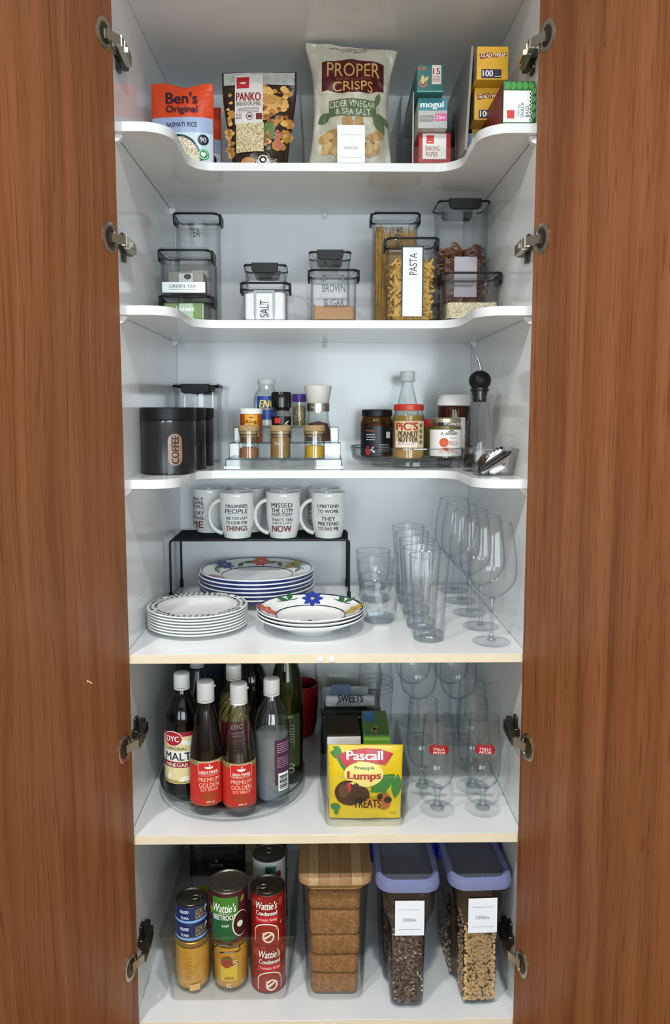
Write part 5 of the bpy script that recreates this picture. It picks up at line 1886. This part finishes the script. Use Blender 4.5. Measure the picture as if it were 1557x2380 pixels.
# ---- TREATS bin
tb = clear_bin('clear deep bin lettered TREATS with the yellow lolly bag', .0765, -.0290, .156, .180, .290, .107, z, PLASTIC2, .0026, .014)
fy = -.145 + .006
pr(tb, 'lettering', ink('17150f'), frame((0, fy - .0002, 0), (1, 0, 0), (0, -.056, 1)), [T('TREATS', .004, .0510, .054, .0175, .02)], 4)
# lolly bag leaning inside the front wall
t = thing('lolly_bag', 'yellow pineapple lolly bag with red banner in the TREATS bin', 'bag', (.0780, .0040, z + .0050), (radians(-4), radians(.5), 0))
g, mp = pouch(lambda f: .072 + .004 * f, .1490, lambda f: .017 * sin(pi * (.06 + .88 * f)) ** .7, 20, 22, .004, 12, None, .8, 18)
part('bag_film', g, mat('yellow_bag_film', 'd8b917', .28, 0, .5, var=.06, scale=30, bump=.5, bdist=.003), t, 60)
pr(t, 'printed_leaves', ink('2f7a33', .3), mp, [leaf(.060, .090, .060, .030, -2.6), leaf(.066, .092, .050, .022, -1.7), leaf(.010, .068, .055, .022, .45), leaf(-.072, .135, .030, .018, -.2), leaf(-.062, .132, .060, .010, -.9), leaf(-.066, .146, .02, .012, -.5)], 1)
pr(t, 'printed_banner', ink('b3242c', .3), mp, [Pl((-.058, .130), (-.030, .140), (0, .1445), (.030, .1425), (.056, .134), (.040, .112), (.015, .121), (-.015, .121), (-.040, .108))], 2)
pr(t, 'lettering', ink('f4ecec', .3), mp, [T('Pascall', -.002, .1310, .072, .0170, .05)], 3)
pr(t, 'printed_oval', ink('e9d67e', .3), mp, [El(-.004, .0945, .040, .0245)], 2)
pr(t, 'lettering', ink('2a6a35', .3), mp, [T('Pineapple', -.003, .1070, .040, .0085, .02)], 3)
pr(t, 'lettering', ink('a8231f', .3), mp, [T('Lumps', -.003, .0905, .066, .0190, .06)], 3)
pr(t, 'printed_sweet', ink('38221b', .3), mp, [El(-.033, .0560, .029, .026), El(-.010, .0540, .018, .018)], 2)
pr(t, 'printed_sweet', ink('5b3a2e', .3), mp, [El(-.044, .0600, .010, .014)], 3)
pr(t, 'printed_sweet', ink('c02e3a', .3), mp, [El(-.034, .0680, .005, .010)], 3)
pr(t, 'printed_fruit', ink('d49a2a', .3), mp, [El(.012, .0300, .021, .017, 0, pi), Rc(.012, .028, .042, .005)], 3)
pr(t, 'printed_fruit', ink('a8602a', .3), mp, [El(.037, .0390, .014, .019)], 3)
pr(t, 'printed_fruit', ink('1c1614', .3), mp, [El(.045, .0420, .008, .007), El(.029, .0500, .006, .006)], 4)
pr(t, 'printed_fruit', ink('2a7a3a', .3), mp, [leaf(.036, .054, .02, .008, 1.2), leaf(.036, .054, .02, .008, 1.9), leaf(-.058, .008, .012, .010, 1.57), El(-.060, .026, .010, .007)], 4)
pr(t, 'lettering', ink('5a4a18', .3), mp, [T('120g', .055, .0130, .014, .0045, .01)], 3)
# brown topped box and green box standing behind the bag
t = thing('chocolate_box', 'brown-topped box with white edge in the TREATS bin', 'box', (.0370, .1360, z + .0045), radians(1))
part('carton', G().rbox(.069, .112, .1360, .0015, .001), mat('white_board', 'e4e4e6', .5), t, 25)
part('sleeve', G().box(-.0352, .0352, -.0548, .0550, .1180, .1378, .001), mat('brown_board', '3d3328', .75, 0, .2, var=.1), t)
part('front_strip', G().box(-.0354, .0354, -.0570, -.0548, .1200, .1365, .0006), mat('white_board', 'e4e4e6', .5), t)
pr(t, 'printed_band', ink('8a7866'), flat(-.0562), [Rc(0, .095, .068, .040)], 1)
t = thing('green_box', 'lime green box with blue patch in the TREATS bin', 'box', (.1085, .1430, z + .0045), radians(-1.5))
part('carton', G().rbox(.056, .150, .1360, .0015, .001), mat('lime_board', '6fa336', .5, var=.05), t, 25)
top = frame((0, 0, .1360), (1, 0, 0), (0, 1, 0))
pr(t, 'printed_panel', ink('4f7f2c'), top, [Rc(.001, .004, .052, .135)], 1)
pr(t, 'printed_patch', ink('2f7fc0'), top, [Rc(-.012, .0430, .024, .058)], 2)
pr(t, 'lettering', ink('8fc2ea'), top, [T('12', -.012, .055, .011, .012, .01)], 3)
pr(t, 'printed_picture', ink('b9a33c'), top, [leaf(-.010, -.040, .040, .010, 1.2), leaf(.000, -.045, .030, .008, 1.7)], 2)

# ---- carafe
t = thing('carafe', 'clear glass carafe behind the SWEETS tray', 'carafe', (.1350, .4800, z + .0004))
pf = [(0, 0), (.040, 0), (.043, .003), (.044, .060), (.046, .100), (.044, .150), (.036, .190), (.031, .215), (.034, .240)]
part('glass', G().lathe(pf + [(max(a - .002, 0), max(b, .004)) for a, b in reversed(pf)], 48), GLASS, t)
for k in range(3):
    part('moulded_ring', rim_ring(.0452, .092 + .012 * k, .0014), RIMG, t)

# ---- stemmed beer glasses with red badge, and wine glasses
BEER = [(.0065, .048), (.0180, .0525), (.0275, .063), (.0330, .078), (.0352, .096), (.0352, .115), (.0338, .145), (.0318, .175), (.0305, .1985)]


def beer(label, x, y, badge, rot=0):
    t = stemmed('beer_glass', label, x, y, z, BEER, .0016, .0058, .0365, .048, .2, 'stemmed beer glasses', .0298, GLASS, rot)
    if badge:
        mp = cyl(.0336)
        pr(t, 'badge', ink('a01f24', .3), mp, [Rc(0, .1420, .0330, .0160), El(-.0165, .142, .004, .0080), El(.0165, .142, .004, .0080), leaf(-.017, .150, .012, .004, .5), leaf(.017, .150, .012, .004, pi - .5), Rc(0, .1515, .014, .004)], 2, 'red enamel badge', step=.004)
        pr(t, 'lettering', ink('f2e6e2', .3), mp, [T('STELLA', 0, .1450, .0220, .0052, .02), T('ARTOIS', 0, .1380, .0240, .0052, .02)], 3)
    return t


beer('stemmed beer glass with red badge next to the TREATS bin', .2310, .0420, True, radians(-6))
beer('stemmed beer glass with red badge beside the right wall', .3260, .0420, True, radians(-8))
beer('stemmed beer glass, badge turned away, behind one near the TREATS bin', .2120, .1330, False)
beer('stemmed beer glass, badge turned away, second from the shelf edge by the wall', .3230, .1340, False)
beer('stemmed beer glass, badge turned away, third from the shelf edge by the wall', .3400, .2350, False)
WINE2 = [(.006, .105), (.024, .113), (.039, .128), (.0452, .148), (.0472, .168), (.0460, .190), (.0425, .215), (.0385, .240)]
wq = stemmed('wine_glass', 'round wine glass in front of another behind the TREATS bin', .2340, .3760, z, WINE2, .0014, .0038, .0400, .105, .24, 'round wine glasses at the rear', .0379)
for (x, y), lab in zip(((.2330, .4810), (.3330, .3740), (.3330, .4810)), ('round wine glass against the back panel behind another', 'round wine glass by the right wall, forward of another', 'round wine glass in the rear corner by the right wall')):
    dup(wq, (x, y, z + .0004), None, lab)

# ================================================================== bottom shelf: cans, cereal
z = Z[6]
TIN = mat('tin_lid', '9c988c', .3, .9, .5, var=.15, scale=30)
TIN2 = mat('dark_tin_lid', '6e6a60', .34, .9, .5, var=.2, scale=30)


def can(name, label, x, y, zb, r, h, side, tab=True, lidm=TIN, rot=0, group=None, tab_a=0):
    t = thing(name, label, 'can', (x, y, zb), rot, group)
    part('body', G().lathe([(0, .0015), (r - .003, .0015), (r - .002, 0), (r, .0008), (r, .0028), (r - .0012, .0042), (r - .0012, h - .0042), (r, h - .0028), (r, h - .0008), (r - .0008, h), (r - .002, h - .0006)], 48), side, t, 40)
    ld = part('lid', G().lathe([(r - .0004, h - .0022), (r - .0002, h + .0002), (r - .0016, h + .0004), (r - .0026, h - .0030), (r * .86, h - .0034), (r * .84, h - .0026), (r * .80, h - .0034), (r * .62, h - .0034), (r * .60, h - .0028), (r * .56, h - .0034), (0, h - .0034)], 48), lidm, t, 30)
    if tab:
        g = G()
        ring = [(.0085 * cos(a) - .003, .0062 * sin(a), h - .0012) for a in [2 * pi * k / 18 for k in range(18)]]
        g.tube(ring, .0012, 6, True)
        g.rbox(.010, .009, .0018, .003, .0006, (.0085, 0, h - .0026))
        g.xf(lambda a, b, c: (a * cos(tab_a) - b * sin(tab_a), a * sin(tab_a) + b * cos(tab_a), c))
        g.xf(lambda a, b, c: (a + r * .34 * cos(tab_a), b + r * .34 * sin(tab_a), c))
        part('pull_tab', g, STEEL, ld, 40)
    return t, cyl(r - .0010)


cb = clear_bin('large clear bin holding the cans and orange jars', -.2035, -.0020, .242, .284, .345, .1440, z, PLASTIC2, .003, .014)
g = []
hole = [(.034 * cos(a) + (.012 if cos(a) > 0 else -.012), .0085 * sin(a)) for a in [2 * pi * k / 28 for k in range(28)]]
# handle slot moulded in the front wall
fm = frame((0, -.1735, .1250), (1, 0, 0), (0, -.04, 1))
part('handle_slot', G().tube([fm(x * .62 - .002, y - .004, .0006) for x, y in hole], .0011, 6, True), clear('slot_edge', '9a9484', '3b372c', 1.5, .05, 1), cb)
zb = z + .0042


# ---- orange preserve jars (glass) at the front of the bin
def preserve(label, x, y, deco):
    t = thing('preserve_jar', label, 'jar', (x, y, zb), 0, 'orange preserve jars in the can bin')
    r, h = .0380, .1120
    pf = [(0, 0), (r - .010, 0), (r - .002, .006), (r, .016), (r, .095), (r - .003, .102), (r - .003, .104)]
    part('glass', G().lathe(pf + [(max(a - .0016, 0), max(b, .003)) for a, b in reversed(pf)], 40), JARG, t)
    part('preserve', G().lathe([(0, .0035), (r - .011, .0035), (r - .0036, .010), (r - .0022, .017), (r - .0022, .098), (0, .098)], 36), grains('orange_preserve', ['c07a1c', 'd99a2e', 'ebb84a'], 60, .35, .15, 'noise'), t, 60, kind='stuff')
    part('lid', G().lathe([(0, .103), (r - .0015, .103), (r - .0005, .1045), (r - .0005, .1112), (r - .002, .1125), (0, .1125)], 40), mat('gold_lid', '9a7a2c', .35, .6), t)
    mp = cyl(r + .0002)
    if deco:
        pr(t, 'label', ink('d3b63c', .35), mp, [Rc(0, .045, .036, .034)], 1, step=.005)
        pr(t, 'emblem', ink('9a3d2a', .35), mp, [El(-.004, .070, .012, .0125)], 2)
        pr(t, 'emblem', ink('5b6a2c', .35), mp, [leaf(-.004, .080, .010, .005, -.4), leaf(-.004, .080, .010, .005, 3.5)], 3)
        pr(t, 'lettering', ink('efe6d0', .35), mp, [T('S', .014, .068, .008, .013, .01)], 3)
        pr(t, 'lettering', ink('8a3a1c', .35), mp, [T('salsa', 0, .036, .020, .008, .01, .3)], 3)
        pr(t, 'lettering', ink('e6d6b0', .35), mp, [T('1L', .002, .019, .010, .010, .02)], 2)
    else:
        pr(t, 'embossing', ink('d2974a', .3), turn(mp, -pi / 2, -.003, .052), [T('PRESERVE', 0, 0, .050, .012, .01)], 1, 'raised moulded lettering')
        pr(t, 'label', ink('d9a96a', .3), mp, [Rc(.010, .014, .022, .014)], 1)
    return t


preserve('orange preserve jar with moulded lettering under the tuna tins', -.2850, .0560, False)
preserve('orange preserve jar with tomato label under the beetroot can', -.2040, .0560, True)

# ---- tuna tins
NAVY = mat('navy_tin', '1f2f6a', .3, .2, .5, var=.05)


def tuna(label, zz, rot):
    t, mp = can('tuna_tin', label, -.2860, .0560, zz, .0350, .0375, NAVY, True, TIN2, rot, 'stacked tuna tins', radians(25))
    pr(t, 'label_band', ink('7fb0d8', .3), mp, [Rc(-.002, .0062, .100, .0052)], 1, step=.005)
    pr(t, 'printed_fish', ink('6d6152', .3), mp, [Rc(.028, .0215, .030, .022)], 1, step=.005)
    pr(t, 'printed_fish', ink('b9a88c', .3), mp, blobs(.016, .042, .012, .031, 14, .0015, .003, 4), 2)
    pr(t, 'printed_fish', ink('2a2a33', .3), mp, blobs(.016, .042, .012, .031, 12, .001, .0025, 5), 3)
    pr(t, 'emblem', ink('cdd3dc', .3), mp, [El(.040, .0300, .004)], 3)
    pr(t, 'lettering', ink('e9ecf2', .3), mp, [T('SEALORD', -.010, .0290, .020, .0052, .03, .2), Rc(-.010, .0252, .017, .0009), T('TUNA', -.009, .0150, .018, .0058, .03)], 2)
    return t


tuna('navy tuna tin sitting on the orange jar', zb + .1130, 0)
tuna('navy tuna tin with ring pull, on top of another tin', zb + .1510, 0)

# ---- beetroot can
t, mp = can('beetroot_can', 'green-labelled beetroot can on top of an orange jar', -.2075, .0570, zb + .1130, .0425, .1110, mat('beet_label', '4a1a24', .3, .1, .5, var=.3, scale=40), False, TIN, radians(-4), 'vegetable cans')
pr(t, 'label', ink('3f7a2c', .35), mp, [Rc(0, .080, .056, .044)], 1, step=.005)
pr(t, 'label', ink('1f5a33', .35), mp, [Rc(0, .040, .060, .046), El(0, .017, .030, .012)], 1, step=.005)
pr(t, 'lettering', ink('f2f2ee', .35), mp, [T("Wattie's", -.001, .0790, .050, .0190, .02, .25), T('BEETROOT', -.001, .0580, .049, .0110, .03), T('BABY', .002, .0400, .016, .0048, .02), T('PEELED & CUT', 0, .0665, .024, .0028, 0)], 2)
pr(t, 'printed_picture', ink('efe6da', .35), mp, [El(.034, .040, .019, .028)], 2)
pr(t, 'printed_picture', ink('3a1216', .35), mp, [El(.035, .040, .0175, .0262)], 3)
pr(t, 'emblem', ink('d9e0d2', .35), mp, [El(.032, .040, .0068)], 4)
pr(t, 'printed_leaf', ink('7d8a2a', .35), mp, [leaf(-.034, .060, .020, .010, 1.4)], 1)
pr(t, 'printed_leaf', ink('7d8a2a', .35), mp, [leaf(.036, .084, .018, .009, 1.2)], 1)


# ---- tomato soup cans
def soup(label, x, y, zz, rot):
    t, mp = can('tomato_soup_can', label, x, y, zz, .0375, .1080, mat('soup_red', '8c1a1a', .3, .1, .5, var=.08), True, TIN2 if zz > zb + .05 else TIN, rot, 'tomato soup cans', radians(195))
    pr(t, 'lettering', ink('f3efe9', .35), mp, [T("Wattie's", 0, .0860, .046, .0170, .02, .25), T('Condensed', 0, .0690, .045, .0100, .03)], 2)
    pr(t, 'label_band', ink('c5232c', .35), mp, [Rc(0, .0545, .050, .0135)], 1, step=.005)
    pr(t, 'lettering', ink('f0cfcf', .35), mp, [T('Tomato Soup', 0, .0545, .044, .0072, .02)], 2)
    pr(t, 'printed_bowl', ink('f0e4dc', .35), mp, [El(0, .0265, .0270, .0200), Rc(0, .0130, .054, .022)], 1, step=.005)
    pr(t, 'printed_bowl', ink('8f2a1c', .35), mp, [El(0, .0260, .0250, .0180), Rc(0, .0125, .050, .022)], 2, step=.005)
    pr(t, 'printed_bowl', ink('ecdccb', .35), mp, [Rg(.004, .0170, .0125, .0125, .72), Pl((-.002, .012), (.012, .022), (.009, .024), (-.006, .016)), leaf(-.010, .026, .012, .003, -.3)], 3)
    for a_, b_, c_, d_ in ((-.030, .088, .007, .010), (.032, .090, .006, .010), (-.014, .100, .006, .004)):
        pr(t, 'printed_tomato', ink('a83a30', .35), mp, [El(a_, b_, c_, d_)], 1)
    pr(t, 'printed_leaf', ink('b08a3a', .35), mp, [leaf(.018, .031, .008, .004, .5), leaf(.030, .040, .010, .005, 1.2)], 3)
    return t


soup('tomato soup can on the bin floor beside the orange jars', -.1235, .0560, zb, radians(8))
soup('tomato soup can stacked on another soup can', -.1235, .0550, zb + .1084, radians(-2))
# ---- cans behind
WLAB = mat('white_can_label', 'c9cdcd', .35, .1, .5, var=.1, scale=30)
t, mp = can('fruit_can', 'white-labelled can stacked on another behind the soup cans', -.1290, .1720, zb + .1104, .0385, .1060, WLAB, True, TIN2, 0, 'white-labelled cans', radians(95))
pr(t, 'label_band', ink('2f6a66', .35), mp, [Rc(.006, .0830, .024, .024)], 1)
pr(t, 'printed_fruit', ink('7a2a2a', .35), mp, [El(.024, .072, .008, .010)], 1)
pr(t, 'printed_fruit', ink('7a2a2a', .35), mp, [El(-.020, .06, .010, .012)], 1)
t, mp = can('fruit_can', 'white-labelled can on the bin floor behind the soup cans', -.1290, .1720, zb, .0385, .1100, WLAB, False, TIN, 0, 'white-labelled cans')
t, mp = can('bean_can', 'red-brown can at the rear of the bin, topmost', -.1300, .2700, zb + .1104, .0385, .1100, mat('bean_label', '5a2018', .35, .1, .5, var=.3, scale=40), False, TIN2, 0, 'red-brown cans at the rear')
t, mp = can('bean_can', 'red-brown can at the rear of the bin, beneath another', -.1300, .2700, zb, .0385, .1100, MATS['bean_label'], False, TIN2, 0, 'red-brown cans at the rear')
t, mp = can('corn_can', 'plain tin can behind the beetroot can', -.2040, .1420, zb, .0360, .1100, mat('steel_side', '6d6a62', .35, .7), False, TIN2)
# jar with yellow lid
t = thing('yellow_lid_jar', 'jar with a mustard yellow lid behind the tuna tins', 'jar', (-.2800, .1500, zb))
part('glass', G().lathe([(0, 0), (.034, 0), (.0375, .004), (.0375, .105), (.035, .112), (0, .112)], 36), JARG, t)
part('preserve', G().lathe([(0, .003), (.034, .003), (.0355, .006), (.0355, .100), (0, .100)], 32), MATS['orange_preserve'], t, kind='stuff')
part('lid', G().lathe([(0, .110), (.0385, .110), (.0400, .112), (.0400, .124), (.0385, .1262), (.030, .1266), (.028, .1258), (0, .1258)], 40), mat('mustard_lid', 'a8921c', .45), t)
pr(t, 'lettering', ink('5a2c10'), frame((0, 0, .1260), (1, 0, 0), (0, 1, 0)), [T('BEST BY', 0, .010, .024, .005, 0), T('MAY 25', 0, .002, .020, .005, 0)], 1)

# ---- cartons at the rear of the shelf
t = thing('charcoal_carton', 'charcoal carton with pale lettering standing behind the bin', 'carton', (-.2850, .4660, z + .0003))
part('carton', G().rbox(.142, .085, .230, .0015, .001), mat('charcoal_box', '3b4048', .5, var=.08), t, 25)
pr(t, 'printed_band', ink('101216'), flat(-.0425), [Rc(0, .0290, .141, .0360)], 1)
pr(t, 'lettering', ink('b9bcc0'), flat(-.0425), [T('barosa', 0, .0320, .036, .0100, .01), El(0, .0420, .004, .003), T('COLLECTION No 12', .004, .1150, .080, .0080, 0), Rc(0, .0830, .110, .0006), Rc(0, .0680, .110, .0006)], 2)
t = thing('cream_carton', 'narrow cream carton beside the charcoal one', 'carton', (-.1860, .4700, z + .0003))
part('carton', G().rbox(.050, .080, .225, .0015, .001), mat('cream_board', 'b3a684', .5, var=.1), t, 25)
pr(t, 'printed_band', ink('d9d2bd'), flat(-.040), [Rc(0, .050, .049, .030)], 1)

# ---- tall cereal box with bamboo lid
t = thing('bread_bin', 'clear storage box with a bamboo lid full of wheat biscuits', 'container', (.0180, .1180, z + .0003))
h = .262
part('body', G().shell(.118, .232, .138, .250, h, .024, .003, 6, .005), PLASTIC2, t, 30)
R = []
for ww, zz in ((.132, h - .012), (.132, h + .001), (.1500, h + .001), (.1515, h + .003), (.1515, h + .016), (.1490, h + .0185)):
    R.append([(x, y, zz) for x, y in rrect(ww, ww + .112, .026, 6)])
part('lid', G().loft(R[:4]), BAMBOO, t, 40, 'bamboo lid')
lidp = bpy.data.objects[t.children[-1].name]
LW, LD, LR = .1515, .2635, .026
TONES = [wood('bamboo_strip_%d' % k, c, (40, 6, 40), .5, 6.0, '8a6238') for k, c in enumerate((['8f6d4a', 'a17f5a', 'ab8b67'], ['a38460', 'b3946e', 'bea07b'], ['876444', '987552', 'a2805e']))]


def lid_y(x):
    q = abs(x) - (LW / 2 - LR)
    return LD / 2 - LR + (sqrt(max(0, LR * LR - q * q)) if q > 0 else LR)


xs_ = [-.0757, -.055, -.034, -.0125, .010, .033, .055, .0757]
for k in range(7):
    a, b = xs_[k] + .00015, xs_[k + 1] - .00015
    col_ = [a + (b - a) * q / 6 for q in range(7)]
    out_ = [(x, -lid_y(x)) for x in col_] + [(x, lid_y(x)) for x in reversed(col_)]
    cx_ = (a + b) / 2
    part('lid_strip', G().loft([[(x, y, h + .003) for x, y in out_], [(x, y, h + .0155) for x, y in out_], [(cx_ + (x - cx_) * .985, y * .992, h + .0183) for x, y in out_]]), TONES[(0, 1, 2, 0, 2, 1, 0)[k]], lidp, 30)
part('lid_seal', G().loft([[(x, y, zz) for x, y in rrect(.1345, .2465, .022, 6)] for zz in (h - .009, h - .004)]), clear('silicone', 'dcdcd2', 'a5a59a', .8, .3), t)
bt = t
WB = grains('wheat_biscuit', ['4a2c14', '7d5430', '9c7046', 'b98b5c'], 190, .9, 1.0, 'noise')
rd = random.Random(4)


def biscuit(w, d, hh, seed):
    """pressed flake biscuit: rounded block with ragged surface"""
    g = G()
    R = []
    n = 7
    for zz, ins in ((0, .006), (.004, .001), (hh * .35, 0), (hh * .65, 0), (hh - .004, .001), (hh, .006), (hh + .0005, w * .25)):
        ring = []
        for k, (x, y) in enumerate(rrect(w - 2 * ins, d - 2 * ins, .012, n)):
            q = 1 + .035 * noise.noise((x * 90 + seed, y * 90, zz * 90))
            ring.append((x * q, y * q, zz + .0012 * noise.noise((x * 60, y * 60, seed))))
        R.append(ring)
    return g.loft(R)


hs = [.046, .040, .046, .056, .040]
zc = z + .0055
names = ['wheat biscuit at the bottom of the bamboo-lidded box', 'wheat biscuit second up in the bamboo-lidded box', 'wheat biscuit in the middle of the bamboo-lidded box', 'bulging wheat biscuit fourth up in the bamboo-lidded box', 'wheat biscuit at the top of the bamboo-lidded box']
for k, hh in enumerate(hs):
    w = .098 + .0025 * k
    solo('wheat_biscuit', biscuit(w, .060, hh - .001, k * 3.7), WB, names[k], 'biscuit', (.0175 + rd.uniform(-.001, .001), .0440 - .001 * k, zc), radians(rd.uniform(-2, 2)), 'wheat biscuits in the bamboo-lidded box', 50)
    solo('wheat_biscuit', biscuit(w, .100, hh - .001, k * 3.7 + 20), WB, names[k].replace('wheat biscuit', 'rear wheat biscuit'), 'biscuit', (.0175, .1320, zc), radians(rd.uniform(-2, 2)), 'wheat biscuits in the bamboo-lidded box', 50)
    zc += hh

# ---- two tall cereal keepers with blue rimmed lids
KEEP = clear('keeper_plastic', 'f8f9fc', '9da2bb', 1.3, .06, 3.0, .05)
LIDB = frosted('blue_rim', '9aa3d4', .55, .12)
BLUE_CLIP = mat('blue_clip', '1d2a9a', .3, 0, .5, var=.05)


def keeper_outline(wf, wr, d, nk=.062, r=.016):
    """plan: slim grip at the front, wider body behind"""
    pts = []
    f = -d / 2
    pts += arc((wf - r, f + r), r, -pi / 2, 0, 5)
    pts += [(wf + (wr - wf) * (.5 - .5 * cos(pi * q / 4)), f + nk + .022 * q / 4) for q in range(5)]
    pts += arc((wr - r, d / 2 - r), r, 0, pi / 2, 5)
    return pts + [(-x, y) for x, y in reversed(pts)]


def keeper(label, x, y, rot):
    t = thing('cereal_keeper', label, 'container', (x, y, z + .0003), rot, 'cereal keepers with blue-rimmed lids')
    d, h = .240, .275
    R = []
    lev = ((.003, .030, .040, -.006), (0 + .006, .0335, .0435, 0), (.150, .0360, .0480, .004), (.178, .0380, .0490, .005), (.200, .0480, .0525, .006), (.215, .0540, .0545, .007), (.262, .0560, .0560, .008))
    for zz, wf, wr, dd in lev:
        R.append([(a, b, zz) for a, b in keeper_outline(wf, wr, d + dd)])
    for zz, wf, wr, dd in reversed(lev[1:]):
        R.append([(a, b, max(zz, .008)) for a, b in keeper_outline(wf - .0022, wr - .0022, d + dd - .0044)])
    part('body', G().loft(R), KEEP, t, 40)
    # lid: blue translucent frame around a clear top
    fr = []
    for w, dd, zz in ((.118, .254, .258), (.130, .266, .261), (.132, .268, .272), (.126, .262, .282), (.116, .252, .284), (.106, .242, .280), (.104, .240, .274)):
        fr.append([(a, b, zz) for a, b in rrect(w, dd, .034, 6)])
    lf = part('lid_frame', G().loft(fr, False, False), LIDB, t, 40, 'translucent blue lid frame')
    part('lid_window', G().loft([[(a, b, zz) for a, b in rrect(.104, .240, .024, 6)] for zz in (.2735, .2760)]), frosted('smoky_window', '8b8f9e', .38, .2), lf, 40)
    part('lid_bead', G().tube([(a, b, .2805) for a, b in rrect(.109, .245, .027, 7)], .0022, 6, True), LIDB, lf)
    for sx in (-1, 1):
        part('lid_clip', G().rbox(.006, .110, .030, .003, .001, (sx * .0662, .040, .250)), BLUE_CLIP, lf)
    # card label on the front
    lm = frame((0, -(d + .008) / 2 - .0004, .222), (1, 0, 0), (0, .012, 1))
    pr(t, 'label_card', ink('e6eaf2', .6), lm, [Rc(.002, -.020, .0590, .0740)], 2, 'white paper card')
    pr(t, 'lettering', ink('6d747d'), lm, [T('CEREAL', .002, -.024, .0290, .0065, 0), Rc(.002, -.002, .0440, .0005), Rc(.002, -.044, .0440, .0005)], 3)
    return t, lev, d


def keeper_fill(t, d, h, m, name, label, cat, seed, grain=None, n=0):
    g = G()
    R = []
    for zz, wf, wr in ((.0085, .0295, .0395), (.05, .0312, .0412), (.10, .0320, .0430), (h, .0330, .0440)):
        R.append([(a, b, zz + (.004 * noise.noise((a * 70, b * 70, seed)) if zz == h else 0)) for a, b in keeper_outline(wf, wr, d - .008, .060, .014)])
    g.loft(R)
    g2 = G()
    rdm = random.Random(seed)
    for k in range(n):
        zz = rdm.uniform(.012, h)
        s = k % 5
        if s < 3:
            xx, yy = rdm.uniform(-.031, .031), -(d - .008) / 2 - .0002
        elif s == 3:
            sg = rdm.choice((-1, 1))
            xx, yy = sg * (.0315 + .0015 * zz / h), rdm.uniform(-d / 2 + .014, -d / 2 + .052)
        else:
            sg = rdm.choice((-1, 1))
            xx, yy = sg * .0425, rdm.uniform(-d / 2 + .085, d / 2 - .02)
        i0 = len(g2.v)
        a, b, c = grain
        q = rdm.uniform(.8, 1.2)
        g2.ball((0, 0, 0), a * q, b * q, c * q, 6, 4)
        al, be = rdm.uniform(0, pi), rdm.uniform(-.7, .7)
        g2.xf(lambda px, py, pz: (xx + px * cos(al) - pz * sin(al), yy + py + px * sin(be) * .4, zz + px * sin(al) + pz * cos(al)), i0)
    o = solo(name, g, m[0], label, cat, tuple(t.location), tuple(t.rotation_euler), None, 60, 'stuff')
    if n:
        p = part(name + '_flakes', g2, m[1], o, 60)
        p['kind'] = 'stuff'
    return o


t, lev, d = keeper('cereal keeper of dark muesli beside the bamboo-lidded box', .1655, .0980, radians(0))
keeper_fill(t, d, .185, (grains('muesli', ['33251e', '57443a', '6d574a', '8b7462'], 260, .9, .9), mat('muesli_flake', 'c3b09a', .8, var=.15)), 'muesli', 'dark muesli with pale flakes in the cereal keeper', 'cereal', 5, (.0028, .0012, .0018), 70)
t, lev, d = keeper('cereal keeper of puffed wheat beside the right wall', .3100, .1040, radians(2))
keeper_fill(t, d, .180, (mat('puffed_base', '5d4528', .9, var=.3, scale=200), mat('puffed_wheat', 'c2a06c', .7, var=.25, scale=150)), 'puffed_wheat', 'tan puffed wheat in the cereal keeper by the wall', 'cereal', 8, (.0040, .0030, .0025), 1300)
